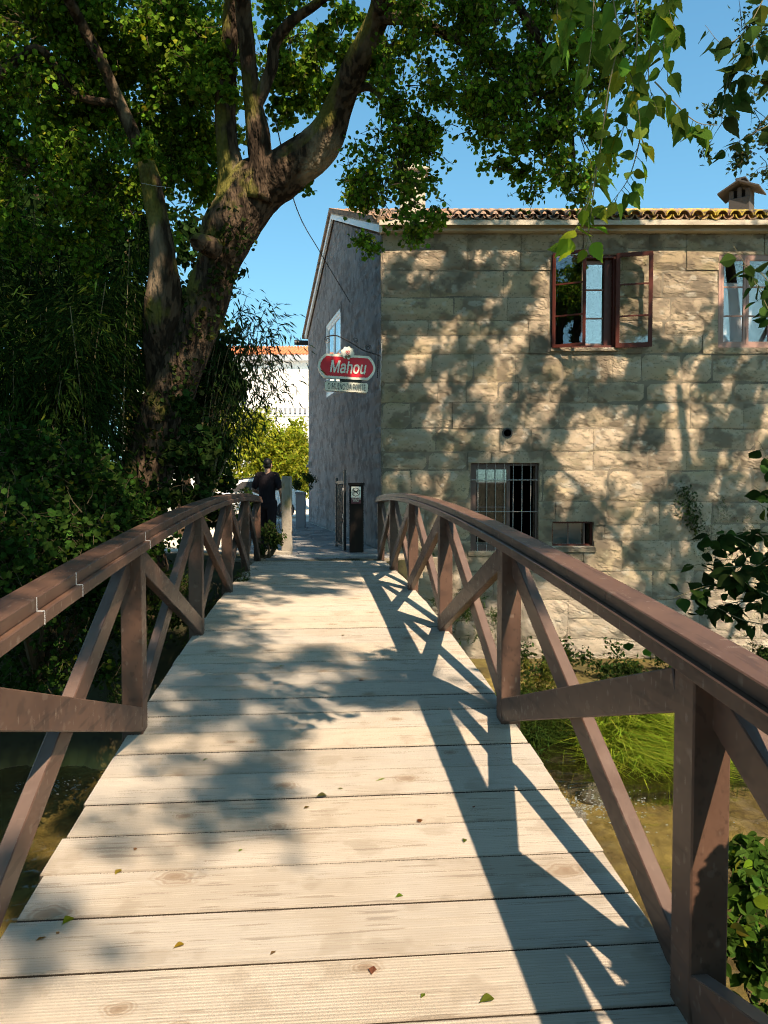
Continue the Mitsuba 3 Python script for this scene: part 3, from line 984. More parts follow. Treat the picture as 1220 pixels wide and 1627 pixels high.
sf = sign_frame(551, 583, 14.75, 8, -2.2)
sg = thing('hanging_sign', 'red lozenge beer sign with white lettering, hung from the house corner', 'sign')
PX = 14.75 / 1222
hw_, hh_ = 45.5 * PX, 19 * PX


def lozenge(w, h, bulge):
    a = np.linspace(-1, 1, 13)
    r = [(w - bulge * (t ** 2) * 1.0, h * t) for t in a]
    return Polygon(r + [(-x, -y) for x, y in r])


outer, inner = lozenge(hw_, hh_, .13), lozenge(hw_ - .045, hh_ - .045, .11)
put(sg + '__body', xf(extrude(outer, .13), lambda v: sf(v - [0, 0, .13])), 'sign_white')
put(sg + '__face', xf(extrude(inner, .006), sf), 'sign_red', label='red face with white lettering')
tm = meshkit.text_mesh('Mahou', .22, .010, bold=True)
tv = np.array(tm.vertices); tv[:, 0] -= tv[:, 0].max() / 2; tv[:, 1] -= .105
wid = np.abs(tv[:, 0]).max()
tv[:, 0] *= .345 / wid; tv[:, 0] += .02 + tv[:, 1] * .12; tv[:, 1] *= 1.0
tv[:, 1] -= .008; tv[:, 2] += .006
put(sg + '__lettering', (sf(tv), np.array(tm.faces)), 'sign_white')
# shield crest that tops the lozenge
th = np.linspace(0, 2 * math.pi, 60, endpoint=False)
crest = Polygon(np.stack([.005 + (.115 + .012 * np.cos(9 * th)) * np.cos(th) * 1.05, hh_ + .035 + (.115 + .012 * np.cos(9 * th)) * np.sin(th)], 1))
put(sg + '__crest', xf(extrude(crest, .135), lambda v: sf(v - [0, 0, .115])), 'sign_white', label='pale scalloped crest with a small red shield')
sh = Polygon([(-.032, hh_ + .075), (.042, hh_ + .075), (.042, hh_ + .03), (.005, hh_ - .01), (-.032, hh_ + .03)])
put(sg + '__crest__shield', xf(extrude(sh.difference(sh.buffer(-.012)), .004), lambda v: sf(v + [0, 0, .020])), 'sign_red')
put(sg + '__crest__star', xf(extrude(Polygon([(.005 + (.022 if k % 2 == 0 else .009) * math.sin(k * math.pi / 5), hh_ + .045 + (.022 if k % 2 == 0 else .009) * math.cos(k * math.pi / 5)) for k in range(10)]), .004), lambda v: sf(v + [0, 0, .0205])), 'sign_red')
put(sg + '__crest__foliage', xf(extrude(Point(-.02, hh_ - .045).buffer(.028).union(Point(.035, hh_ - .03).buffer(.03)), .004), lambda v: sf(v + [0, 0, .021])), 'pale_twig')
pw, ph, pcx, pcy = .42, .098, .01, -hh_ - .148
plate = Polygon([(pcx - pw, pcy - ph + .03), (pcx - pw + .03, pcy - ph), (pcx + pw - .03, pcy - ph), (pcx + pw, pcy - ph + .03), (pcx + pw, pcy + ph - .03), (pcx + pw - .03, pcy + ph), (pcx - pw + .03, pcy + ph), (pcx - pw, pcy + ph - .03)])
put(sg + '__name_plate', xf(extrude(plate, .09), lambda v: sf(v - [0, 0, .10])), 'sign_cream', label='cream name plate with black capitals')
put(sg + '__name_plate__rim', xf(extrude(plate.difference(plate.buffer(-.008)), .003), lambda v: sf(v - [0, 0, .0095])), 'sign_black')
tm = meshkit.text_mesh('O MUIÑO DA PONTE', .115, .004)
tv = np.array(tm.vertices); tv[:, 0] -= tv[:, 0].max() / 2
tv[:, 0] *= .365 / np.abs(tv[:, 0]).max(); tv[:, 0] += pcx; tv[:, 1] += pcy - .056; tv[:, 2] -= .0095
put(sg + '__name_plate__lettering', (sf(tv), np.array(tm.faces)), 'sign_black')
put(sg + '__bracket', xf(cat(box(-.12, .30, -hh_ - .05, -hh_ + .0, -.08, -.04), box(-.11, -.09, -hh_ - .06, -hh_, -.06, -.05), box(.27, .29, -hh_ - .06, -hh_, -.06, -.05)), sf), 'black_iron')
arm = smooth_path([(-.40, hh_ + .33, -.06), (-.22, hh_ + .36, -.06), (.05, hh_ + .25, -.06), (.30, hh_ + .12, -.06), (.52, hh_ + .06, -.06), (.66, hh_ + .02, -.06)], 24)
scr = [arm]
for cx, cy, r, a0, tn in ((.40, hh_ + .17, .06, 0, 1.6), (.16, hh_ + .30, .05, 2, 1.6), (-.38, hh_ + .26, .07, 1.4, 1.5)):
    t = np.linspace(0, tn * 2 * math.pi, 30)
    scr.append(np.stack([cx + r * (1 - t / t.max() * .75) * np.cos(t + a0), cy + r * (1 - t / t.max() * .75) * np.sin(t + a0), np.full(30, -.06)], 1))
scr.append(np.array([(.60, hh_ + .32, -.06), (.60, hh_ - .4, -.06)]))
put(sg + '__scroll_arm', xf(cat(*[tube(q, .012 if k == 0 else .008, 6) for k, q in enumerate(scr)]), sf), 'black_iron')
cab = np.array([(.655 + .008 * math.sin(k * 1.7), hh_ + .33 - k * .042, -.02) for k in range(24)])
put(sg + '__cable', xf(tube(cab, .008, 5), sf), 'joint_white')

# the dark wooden gate pillar with the no-dogs notice, and the gate leaf beside it
p0 = at(566, 868, 14.35)
pil = frame([p0[0], p0[1], .05], RT, -FH, [0, 0, 1])
pl_k = thing('gate_pillar', 'dark wooden pillar beside the gable carrying a notice', 'pillar')
put(pl_k + '__post', xf(box(-.13, .13, -.30, 0, 0, 1.28, .008), pil), 'dark_wood')
put(pl_k + '__cap', xf(box(-.15, .15, -.32, .02, 1.28, 1.33, .008), pil), 'dark_wood')
nt = thing('notice_sign', 'small white no-dogs notice with maroon foot strip on the dark pillar', 'sign')
nf = lambda v: pil(np.stack([np.asarray(v)[:, 0], .004 + np.asarray(v)[:, 2], 1.26 + np.asarray(v)[:, 1] * .88], 1) * np.array([.88, 1, 1]))
put(nt + '__plate', xf(box(-.11, .10, -.235, 0, 0, .03, .003), nf), 'sign_white')
put(nt + '__strip', xf(box(-.11, .10, -.36, -.237, 0, .03, .003), nf), 'sign_maroon')
cx, cy = -.005, -.115
circ = Point(cx, cy).buffer(.09, 24).difference(Point(cx, cy).buffer(.076, 24))
slash = shapely.affinity.rotate(sbox(cx - .08, cy - .006, cx + .08, cy + .006), -45, origin=(cx, cy)) if hasattr(shapely, 'affinity') else sbox(cx - .05, cy - .005, cx + .05, cy + .005)
dog = Polygon([(-.055, -.03), (-.05, .018), (-.062, .042), (-.052, .045), (-.038, .022), (.018, .022), (.026, .048), (.034, .05), (.036, .04), (.058, .03), (.056, .018), (.038, .012), (.036, -.045), (.024, -.045), (.02, -.008), (-.03, -.008), (-.036, -.045), (-.05, -.045)])
dog = Polygon([(cx + x, cy + y) for x, y in dog.exterior.coords])
put(nt + '__pictogram', xf(extrude(circ.union(dog.intersection(Point(cx, cy).buffer(.077))).union(slash.intersection(Point(cx, cy).buffer(.08))), .002), lambda v: nf(v + [0, 0, .030])), 'sign_black')
marks = []
rg = np.random.default_rng(2)
for row, (xa, xb) in enumerate(((-.09, .085), (-.065, .06))):
    x = xa
    while x < xb:
        w = rg.uniform(.006, .012)
        marks.append(box(x, x + w, -.272 - row * .04, -.253 - row * .04, .03, .032)); x += w + .005
put(nt + '__small_print', xf(cat(*marks), nf), 'sign_cream', kind='stuff')
gl = thing('gate_leaf', 'narrow black iron gate leaf seen edge on against the gable', 'gate')
q = at(548.5, 862, 14.75)
gf = frame([q[0], q[1], .08], GDIR, GN, [0, 0, 1])
put(gl + '__frame', xf(cat(box(0, .05, -.02, .03, 0, 1.55, .004), box(.95, 1.0, -.02, .03, 0, 1.40, .004), box(.05, .95, -.01, .02, .05, .10), box(.05, .95, -.01, .02, 1.28, 1.33)), gf), 'black_iron')
for i in range(7):
    put(gl + '__bar', xf(box(.14 + i * .115, .16 + i * .115, -.005, .015, .10, 1.28), gf), 'black_iron')
put(gl + '__latch', xf(cat(box(-.012, .062, .03, .05, .62, .70, .003), box(-.012, .062, .03, .05, 1.15, 1.20, .003)), gf), 'grey_iron')
put(gl + '__stop', xf(box(-.012, .04, .032, .05, 0, .52, .003), gf), 'grey_iron')

# left stone gate post and the little stone kerb at its foot
q = at(455, 880, 13.95)
gpf = frame([q[0], q[1], .04], RT, -FH, [0, 0, 1])
gpk = thing('stone_gate_post', 'square mossy granite gate post left of the path', 'gate post')
m = trimesh.Trimesh(*xf(box(-.087, .087, -.18, 0, 0, 1.46, .012), lambda v: v), process=True).subdivide().subdivide().subdivide()
put(gpk + '__shaft', (gpf(rub(m.vertices, .012, 3, 5)), np.array(m.faces)), 'old_concrete')
put(gpk + '__hinge', xf(cat(box(.087, .112, -.11, -.05, .76, .90, .004), box(.087, .105, -.10, -.06, .40, .46, .004)), gpf), 'black_iron')
put(gpk + '__foot', (gpf(rub(trimesh.Trimesh(*box(-.42, .06, -.25, .04, -.12, .11, .02)).subdivide().subdivide().subdivide().vertices, .03, 6, 4)), np.array(trimesh.Trimesh(*box(-.42, .06, -.25, .04, -.12, .11, .02)).subdivide().subdivide().subdivide().faces)), 'old_concrete')

# planter with a clipped shrub further along the path
q = at(477, 832, 21.5)
plf = frame([q[0], q[1], .06], RT, -FH, [0, 0, 1])
pk_ = thing('planter', 'tall slate-grey planter box by the far corner of the gable', 'planter')
put(pk_ + '__box', xf(cat(box(-.13, .13, -.26, 0, .05, 1.0, .008), box(-.15, .17, -.28, .02, 0, .05, .006)), plf), 'planter_grey')
put(pk_ + '__rim', xf(box(-.145, .145, -.275, .015, 1.0, 1.05, .006), plf), 'planter_grey')
rng = np.random.default_rng(30)
m, c = leaf_mesh(clump(rng, plf([[.10, -.13, 1.30]])[0], (.32, .32, .30), 900), .07, rng, 'oval', .1, .8, (.035, .06, .02))
shk = put('planter_shrub', m, 'leaf', color=c, label='dark round shrub growing in the grey planter', category='shrub')

# ---------------------------------------------------------------- far side: white building, hedge, car, person
rng = np.random.default_rng(41)
wb = thing('white_building', 'white rendered building with orange tile roof and balustrade beyond the hedge', 'building')
D = 54.0
def wbp(px, py, dd=0.0):
    return at(px, py, D + dd)
o = wbp(330, 765); o[2] = 0
wf = frame(o, RT, -FH, [0, 0, 1])
z = lambda py, dd=0.0: float(wbp(400, py, dd)[2])
WL, WR = -6.0, 16.0
put(wb + '__wall', xf(box(WL, WR, -.3, 0, 0, z(661)), wf), 'white_render')
put(wb + '__terrace_slab', xf(box(WL, WR, -3.2, .10, z(661), z(659.5) + .02), wf), 'white_render')
zb0, zb1 = z(660), z(648)
for i in range(64):
    x = WL + .17 + i * .345
    put(wb + '__baluster', xf(box(x, x + .16, -.16, 0, zb0, zb1), wf), 'white_render')
put(wb + '__gap_shade_panel', xf(box(WL, WR, -.62, -.60, zb0, zb1 + .05), wf), 'planter_grey')  # grey panel added so the gaps between balusters look shaded
put(wb + '__balustrade_rail', xf(box(WL, WR, -.22, .05, zb1, zb1 + .13), wf), 'white_render')
zu = z(574, 3)
put(wb + '__upper_wall', xf(box(WL, WR, -3.4, -3.0, z(661), zu), wf), 'white_render')
put(wb + '__eave_band', xf(box(WL - .3, WR + .3, -3.2, -2.5, zu, zu + .40), wf), 'zinc')
zo = zu + .42
put(wb + '__roof', xf((np.array([(WL - .3, -2.5, zo), (WR + .3, -2.5, zo), (WR + .3, -8, zo + 1.5), (WL - .3, -8, zo + 1.5)]), np.array([(0, 1, 2), (0, 2, 3)])), wf), 'orange_tile')
for i in range(92):
    x = WL - .25 + i * .245
    put(wb + '__roof__tile_row', xf(tube([(x, -2.46, zo + .03), (x, -7.9, zo + 1.5)], .085, 5), wf), 'orange_tile')
for x in (-4.2, -1.4, 1.2):
    f_ = put(wb + '__window', xf(cat(box(x, x + .06, -2.995, -2.95, z(645), z(600)), box(x + 1.0, x + 1.06, -2.995, -2.95, z(645), z(600)), box(x + .06, x + 1.0, -2.995, -2.95, z(602), z(600)), box(x + .5, x + .55, -2.99, -2.96, z(645), z(602))), wf), 'zinc')
    put(f_ + '__pane', xf(box(x + .06, x + 1.0, -2.998, -2.98, z(645), z(602)), wf), 'car_black')

BUSH = (.31, .38, .034)


def bush(name, label, category, spec, size, shape, col, stem=None, var=.35, down=.3, up=.8, yellow=.06, seed=0, group=None, tw=True):
    """spec: list of (centre, radii, leaves)."""
    r = np.random.default_rng(seed)
    k = thing(name, label, category, group)
    tws, P = [], []
    for c, R, n in spec:
        P.append(clump(r, c, R, n, twigs=tws))
    P = np.vstack(P)
    m, c = leaf_mesh(P, size, r, shape, down, up, col, var, yellow)
    put(k + '__foliage', m, 'leaf', color=c, kind='stuff')
    if tw:
        put(k + '__twigs', twig_mesh(tws, .005), 'twig_bark', kind='stuff')
    if stem is not None:
        put(k + '__stem', cat(*[tube(smooth_path(s[0], 10), np.linspace(s[1], s[2], 10), 7) for s in stem]), 'twig_bark')
    return k


def stems_to(spec, base, r0=.05, r1=.012):
    return [([base, (np.asarray(base) * .4 + np.asarray(c) * .6) + [0.05, -.05, -.1], c], r0, r1) for c, R, n in spec]


P_ = lambda px, py, d: at(px, py, d)
sp = [(P_(392, 722, 36), (2.2, 1.7, 1.9), 6500), (P_(430, 700, 36.5), (1.8, 1.5, 1.4), 4600), (P_(458, 720, 36.0), (1.4, 1.2, 1.4), 3400), (P_(375, 690, 37), (1.6, 1.4, 1.4), 3400), (P_(480, 748, 36.5), (1.3, 1.2, 1.2), 2800), (P_(415, 745, 35.6), (2.3, 1.2, 1.5), 4600)]
bush('sunlit_hedge_shrub', 'sunlit yellow-green shrub behind the walking person', 'shrub', sp, .19, 'oval', BUSH, stems_to(sp, P_(420, 815, 36.2) * [1, 1, 0] + [0, 0, .05]), seed=1, yellow=.15, tw=False, up=1.9, down=.1)

# the parked car behind the shrub at the rail's end
cq = at(398, 800, 28.5); cq[2] = .06
ca = math.radians(14)
cf = frame(cq, RT * math.cos(ca) + FH * math.sin(ca), FH * math.cos(ca) - RT * math.sin(ca), [0, 0, 1])
car = thing('parked_car', 'white parked hatchback half hidden by the shrubs at the rail end', 'car')
prof = np.array([(-1.9, .35), (-1.92, .62), (-1.80, .86), (-1.0, .96), (-.35, 1.40), (.95, 1.46), (1.65, 1.05), (1.90, .95), (1.95, .5), (1.9, .32)])
pp = Polygon(smooth_path(np.vstack([prof, prof[:1]]), 60)[:-1]).buffer(0)
bd = extrude(pp, 1.60)
bv = np.array(bd[0]); w = bv[:, 2] / 1.6 - .5
bv = np.stack([bv[:, 0], w * (1.62 - .34 * np.clip(bv[:, 1] - .9, 0, 1)), bv[:, 1]], 1)
put(car + '__body', xf((bv, bd[1]), cf), 'car_silver', smooth=30, label='white car body')
for s in (-1, 1):
    gls = Polygon([(-.88, .98), (-.34, 1.34), (.90, 1.39), (1.42, 1.05)])
    for g in (gls.intersection(sbox(-2, 0, .25, 2)), gls.intersection(sbox(.32, 0, 3, 2))):
        v, f = extrude(g, .012)
        put(car + '__side_window', xf((np.stack([v[:, 0], s * (.812 - .17 * np.clip(v[:, 1] - .9, 0, 1) + v[:, 2] * .9), v[:, 1]], 1), f), cf), 'car_black')
    put(car + '__roof_rail', xf(tube(smooth_path([(-.40, s * .70, 1.40), (.2, s * .70, 1.50), (1.0, s * .70, 1.46)], 10), .022, 6), cf), 'car_black')
    for x in (-1.2, 1.2):
        wl_ = trimesh.creation.cylinder(.32, .20, sections=24)
        wv = np.array(wl_.vertices)
        kk = put(car + '__wheel', xf((np.stack([x + wv[:, 0], s * .76 + wv[:, 2], .32 + wv[:, 1]], 1), np.array(wl_.faces)), cf), 'car_black')
        wl_ = trimesh.creation.cylinder(.19, .215, sections=16); wv = np.array(wl_.vertices)
        put(kk + '__rim', xf((np.stack([x + wv[:, 0], s * .76 + wv[:, 2], .32 + wv[:, 1]], 1), np.array(wl_.faces)), cf), 'zinc')
v, f = extrude(Polygon([(-.62, 0), (.62, 0), (.5, .52), (-.5, .52)]), .012)
put(car + '__windscreen', xf((np.stack([-.99 + v[:, 1] * 1.1 - .012, v[:, 0], .985 + v[:, 1] * .72 + v[:, 2]], 1), f), cf), 'car_black')
for s in (-1, 1):
    put(car + '__headlight', xf(box(-1.90, -1.80, s * .62 - .14, s * .62 + .14, .66, .80, .02), cf), 'white_paint')

# the person who walks away along the path, seen from behind
pq = at(425, 868, 14.9); pq[2] = .06
ha = math.radians(-6)
pf = frame(pq, RT * math.cos(ha) + FH * math.sin(ha), FH * math.cos(ha) - RT * math.sin(ha), [0, 0, 1.03])
pn = thing('person', 'person in dark t-shirt and dark trousers walking away past the gate post', 'person')
A = np.array
hipL, hipR = A([-.09, 0, .90]), A([.09, 0, .90])
kneeL, ankL = A([-.10, .16, .50]), A([-.10, .10, .09])
kneeR, ankR = A([.10, -.02, .48]), A([.10, -.24, .13])
shL, shR = A([-.168, .02, 1.41]), A([.168, 0, 1.41])
elL, wrL = A([-.29, .06, 1.15]), A([-.21, .26, 1.08])
elR, wrR = A([.285, -.05, 1.13]), A([.29, .03, .88])
neck, headc = A([0, .01, 1.46]), A([0, .05, 1.615])


def hand(wr, d, side, palm):
    d = unit(d); s = unit(np.cross(d, palm)); b = []
    kn = wr + d * .085
    b.append((wr, .026, wr + d * .02, A([.034, .034, .034]) * .9))
    b.append((wr + d * .02, .030, kn, .032))
    for i, (o_, l) in enumerate(((-.030, .070), (-.010, .080), (.010, .075), (.029, .058))):
        k0 = kn + s * o_
        k1 = k0 + (d * .8 + palm * .4) * l * .55
        k2 = k1 + (d * .45 + palm * .85) * l * .5
        b += [(k0 - d * .02, .0105, k1, .0095), (k1, .0095, k2, .008)]
    t0 = wr + d * .03 + s * side * .028
    t1 = t0 + (d * .6 + s * side * .6 + palm * .3) * .04
    b += [(t0, .013, t1, .011), (t1, .011, t1 + (d * .8 + palm * .4) * .03, .009)]
    return b


bones = [(A([0, 0, .93]), A([.155, .10, .10]), A([0, .0, 1.10]), A([.145, .095, .10])), (A([0, 0, 1.10]), A([.145, .095, .10]), A([0, .01, 1.33]), A([.175, .105, .10])),
         (A([0, .01, 1.33]), A([.17, .10, .09]), shL * A([.6, 1, 1]), .075), (A([0, .01, 1.33]), A([.17, .10, .09]), shR * A([.6, 1, 1]), .075),
         (shL * A([.6, 1, 1]), .07, shL, .062), (shR * A([.6, 1, 1]), .07, shR, .062), (neck - [0, 0, .06], .066, neck + [0, .02, .07], .056),
         (headc + [0, -.015, .02], A([.077, .095, .095]), headc + [0, .03, -.055], A([.058, .062, .06])), (headc + [0, .10, -.01], .016, headc + [0, .115, -.03], .018),
         (headc + [-.078, -.01, -.02], A([.010, .022, .032]), headc + [-.080, -.005, .0], A([.010, .02, .025])), (headc + [.078, -.01, -.02], A([.010, .022, .032]), headc + [.080, -.005, .0], A([.010, .02, .025])),
         (shL, .055, elL, .042), (elL, .042, wrL, .028), (shR, .055, elR, .042), (elR, .042, wrR, .028),
         (hipL, .092, kneeL, .062), (kneeL, .062, ankL, .040), (hipR, .092, kneeR, .062), (kneeR, .062, ankR, .040)]
bones += hand(wrL, A([.25, .9, .1]), 1, A([.8, -.2, -.4])) + hand(wrR, A([0, .12, -1.0]), -1, A([-1.0, .1, 0]))
put(pn + '__body', xf(hull_chain(bones, .022, 5), pf), 'skin', smooth=True)
g = .009
tee = [(A([0, 0, .90]), A([.165, .115, .06]) + g * .5, A([0, .0, 1.10]), A([.150, .10, .10]) + g), (A([0, 0, 1.10]), A([.150, .10, .10]) + g, A([0, .01, 1.33]), A([.178, .108, .10]) + g),
       (A([0, .01, 1.33]), A([.17, .10, .09]) + g, shL * A([.6, 1, 1]), .078 + g), (A([0, .01, 1.33]), A([.17, .10, .09]) + g, shR * A([.6, 1, 1]), .078 + g),
       (shL * A([.6, 1, 1]), .074 + g, shL, .066 + g), (shR * A([.6, 1, 1]), .074 + g, shR, .066 + g), (shL, .064 + g, shL + (elL - shL) * .72, .058 + g), (shR, .064 + g, shR + (elR - shR) * .72, .058 + g)]
put(pn + '__t_shirt', xf(hull_chain(tee, .025, 5), pf), 'black_cloth', smooth=True)
trs = [(A([0, 0, .95]), A([.155, .105, .05]) + g, A([0, 0, .84]), A([.150, .105, .08]) + g), (hipL, .098 + g, kneeL, .070 + g), (kneeL, .070 + g, ankL + [0, 0, .02], .055 + g), (hipR, .098 + g, kneeR, .070 + g), (kneeR, .070 + g, ankR + [0, 0, .02], .055 + g)]
put(pn + '__trousers', xf(hull_chain(trs, .025, 5), pf), 'dark_trousers', smooth=True)
hair = [(headc + [0, -.028, .045], A([.083, .094, .085]), headc + [0, .02, .06], A([.078, .085, .068])), (headc + [0, -.05, -.02], A([.074, .055, .05]), headc + [0, -.03, .05], A([.08, .08, .08]))]
put(pn + '__hair', xf(hull_chain(hair, .015, 3), pf), 'hair', smooth=True)
for an, tz in ((ankL, 0), (ankR, .5)):
    put(pn + '__shoe', xf(hull_chain([(an + [0, -.05, -.045], A([.042, .05, .042]), an + [0, .10, -.055 - .08 * tz], A([.044, .05, .032])), (an + [0, .10, -.055 - .08 * tz], A([.044, .05, .032]), an + [0, .17, -.06 - .10 * tz], A([.038, .03, .026]))], .02, 3), pf), 'black_cloth', smooth=True)
t = np.linspace(0, 2 * math.pi, 40)
put('leash', xf(tube(np.stack([.27 + .055 * np.sin(t), .05 + .02 * np.cos(t), .60 + .22 * np.cos(t)], 1), .007, 5), pf), 'black_iron', smooth=True, label='thin dark strap loop hanging from the walking person\'s right hand', category='strap')

# ---------------------------------------------------------------- the big tree on the far left bank
rng = np.random.default_rng(77)
tr = thing('alder_tree', 'big leaning tree with mossy forked trunk behind the left railing', 'tree')


def limb(P, n=26, sides=14, rough=.16, seed=0):
    pts = np.array([at(a, b, d) for a, b, d, r in P])
    rad = np.array([[r * d / 1222] for a, b, d, r in P])
    q = smooth_path(np.hstack([pts, rad]), n)
    return tube(q[:, :3], q[:, 3], sides, True, rough, seed)


trunk = [(205, 980, 9.4, 66), (215, 900, 9.4, 50), (222, 820, 9.4, 39), (236, 740, 9.4, 37), (258, 660, 9.4, 36), (289, 580, 9.3, 34), (321, 500, 9.2, 34), (343, 430, 9.1, 34), (366, 365, 9.0, 42), (404, 305, 9.0, 43), (452, 272, 8.9, 36), (497, 243, 8.8, 33), (522, 212, 8.7, 27), (537, 172, 8.6, 23), (557, 122, 8.4, 20), (580, 72, 8.2, 19), (604, 18, 8.0, 18), (622, -50, 7.6, 16), (650, -150, 7.0, 13), (690, -280, 6.4, 9)]
put(tr + '__trunk', limb(trunk, 90, 22, .20, 1), 'bark', smooth=True, label='thick leaning trunk that bends right into the main limb')
limbs = [
    [(352, 385, 9.0, 26), (366, 330, 9.0, 27), (368, 275, 9.0, 22), (360, 225, 9.0, 17), (358, 160, 9.0, 16), (362, 90, 8.9, 14), (368, 20, 8.8, 13), (372, -80, 8.4, 11), (360, -220, 7.8, 8)],
    [(408, 320, 8.85, 24), (414, 262, 8.8, 20), (410, 215, 8.75, 18), (400, 150, 8.7, 14), (393, 80, 8.6, 13), (386, 10, 8.5, 12), (384, -90, 8.0, 10), (400, -230, 7.3, 7)],
    [(404, 175, 8.7, 9), (418, 142, 8.7, 10), (432, 105, 8.7, 9), (436, 70, 8.7, 9), (462, 35, 8.6, 8), (500, 8, 8.5, 7), (560, -40, 8.2, 6)],
    [(250, 720, 9.55, 18), (258, 640, 9.5, 24), (260, 560, 9.3, 30), (258, 490, 9.1, 30), (260, 440, 9.05, 24), (257, 390, 9.0, 19), (248, 335, 9.0, 17), (240, 290, 9.0, 16), (230, 255, 9.0, 14), (212, 212, 9.0, 11), (190, 165, 9.0, 10), (165, 105, 8.8, 9), (130, 40, 8.6, 9), (95, -30, 8.2, 8), (40, -160, 7.6, 6)],
    [(190, 165, 9.0, 6), (120, 150, 8.9, 6), (62, 78, 8.7, 7), (0, 118, 8.5, 8), (-60, 150, 8.2, 6)],
    [(600, 28, 8.0, 10), (660, 32, 7.9, 9), (715, 58, 7.9, 8), (765, 78, 7.8, 7), (800, 130, 7.8, 5), (815, 190, 7.8, 3)],
    [(640, -130, 7.1, 10), (730, -110, 7.2, 9), (812, -6, 7.3, 7), (868, 82, 7.4, 6.5), (890, 140, 7.4, 5.5), (905, 200, 7.4, 4.5), (915, 300, 7.5, 2.5)],
    [(545, 150, 8.5, 8), (590, 140, 8.4, 6), (625, 190, 8.3, 4), (640, 250, 8.3, 3)],
    [(340, 395, 8.7, 17), (318, 385, 8.45, 15), (312, 390, 8.4, 12)],
]
for k, P in enumerate(limbs):
    put(tr + '__limb', limb(P, 40 if k < 4 else 24, 12 if k < 4 else 8, .16, 20 + k), 'bark', smooth=True)
tws, LP, LS = [], [], []


def foliage(px, py, d, rx, ry, n, rd=None, size=.068, from_=None):
    c = at(px, py, d); s = d / 1222
    R = np.array([rx * s, (rd if rd else (rx + ry) / 2 * s), ry * s])
    p = clump(rng, c, R, n, twigs=tws, droop=.3)
    LP.append(p); LS.append(np.full(len(p), size))
    if from_ is not None:
        a = at(*from_)
        branches.append((a, c))


branches = []
# seen in the picture: (px, py, depth, half width, half height, leaves)
for a in [(50, 40, 9, 90, 70, 1700), (150, 60, 9.3, 80, 60, 1500), (265, 70, 9.6, 75, 80, 1700), (60, 160, 9, 90, 60, 1500), (165, 165, 9.5, 70, 50, 1000), (300, 165, 9.8, 70, 70, 1500), (50, 270, 9.2, 90, 60, 1600), (150, 300, 9.8, 70, 60, 1300),
          (290, 250, 10, 60, 60, 1200), (330, 110, 9.0, 40, 60, 700), (462, 60, 9.3, 50, 60, 750), (480, 150, 10, 45, 50, 450), (505, 95, 9.4, 40, 50, 500), (440, 165, 9.9, 30, 40, 250), (500, 290, 9.0, 35, 22, 140), (350, 130, 8.5, 30, 20, 200), (245, 245, 8.4, 34, 18, 240),
          (605, 210, 8.3, 50, 60, 1000), (640, 270, 8.2, 55, 60, 1200), (600, 310, 8.3, 45, 50, 800), (660, 330, 8.1, 45, 35, 600), (590, 375, 8.4, 30, 30, 220), (680, 240, 8.0, 32, 50, 380), (540, 60, 8.6, 45, 45, 450), (630, 60, 8.2, 50, 55, 800), (640, 135, 8.3, 45, 45, 600),
          (710, 60, 7.9, 70, 55, 1300), (790, 40, 7.6, 70, 55, 1300), (870, 70, 7.4, 70, 70, 1500), (770, 120, 7.8, 65, 55, 1200), (850, 160, 7.4, 70, 60, 1400), (930, 120, 7.3, 60, 70, 1100), (780, 210, 7.7, 55, 50, 700), (850, 240, 7.5, 60, 50, 800), (920, 210, 7.3, 55, 55, 800), (960, 60, 7.2, 50, 60, 700),
          (890, 300, 7.5, 45, 25, 260), (800, 270, 7.6, 45, 22, 240), (970, 180, 7.2, 35, 40, 300), (735, 170, 7.9, 30, 40, 220), (700, 10, 8, 60, 40, 800), (1000, 20, 7, 40, 50, 400)]:
    foliage(a[0], a[1], a[2], a[3] * (1.28 if a[0] > 540 else 1), a[4] * (1.22 if a[0] > 540 else 1), int(a[5] * (1.15 if a[0] > 540 else 1.9)), None, .051 if a[0] > 540 else .066)
# more of the crown behind the nearer sprays, towards the upper left
for a in [(20, 110, 10.5, 110, 90, 1500), (120, 230, 10.8, 100, 80, 1500), (230, 180, 11, 90, 80, 1500), (210, 30, 10.6, 90, 60, 1200), (330, 40, 10.4, 70, 70, 1000), (30, 340, 10, 90, 60, 1500), (330, 250, 10.6, 45, 60, 600), (170, 390, 10.4, 60, 60, 900), (300, 330, 10.4, 45, 50, 600), (420, 90, 10.6, 50, 60, 500), (580, 110, 9.6, 50, 60, 500), (100, 0, 9, 110, 50, 1500), (260, 10, 9, 90, 50, 1200)]:
    foliage(*a)


# unseen canopy shaped for the shade it casts: over the left bank and the far half of the bridge, open over its near half
def canopy_density(x, y):
    b = lambda a, b_, t: sstep(a, b_, t)
    edge = 1.25 + .95 * b(-5.0, -3.8, y)
    left = .93 * (1 - b(0, .8, x - edge)) * b(-9, -7.5, y) * (1 - b(9, 10.5, y)) * (1 - .50 * b(4.2, 5.4, y)) * b(-10, -8, x)
    mid = b(1.5, 2.2, x) * (1 - b(4.2, 5.2, x)) * np.clip((.85 - .68 * b(3.15, 3.7, x)) * b(-4.7, -3.9, y + .8 * b(2.9, 3.5, x)) * (1 - .35 * b(-1.8, -1.0, y)) + .6 * b(.6, 2.4, y), 0, 1) * (1 - b(6, 7, y))
    fac_ = b(1.3, 2.3, x) * b(5.8, 7, y) * (1 - b(12.3, 13.3, y)) * (.86 - .26 * b(5.0, 6.2, x) - .22 * b(7.8, 9, x)) * (1 - b(10.5, 12, x))
    return np.maximum(np.maximum(left, mid), fac_)


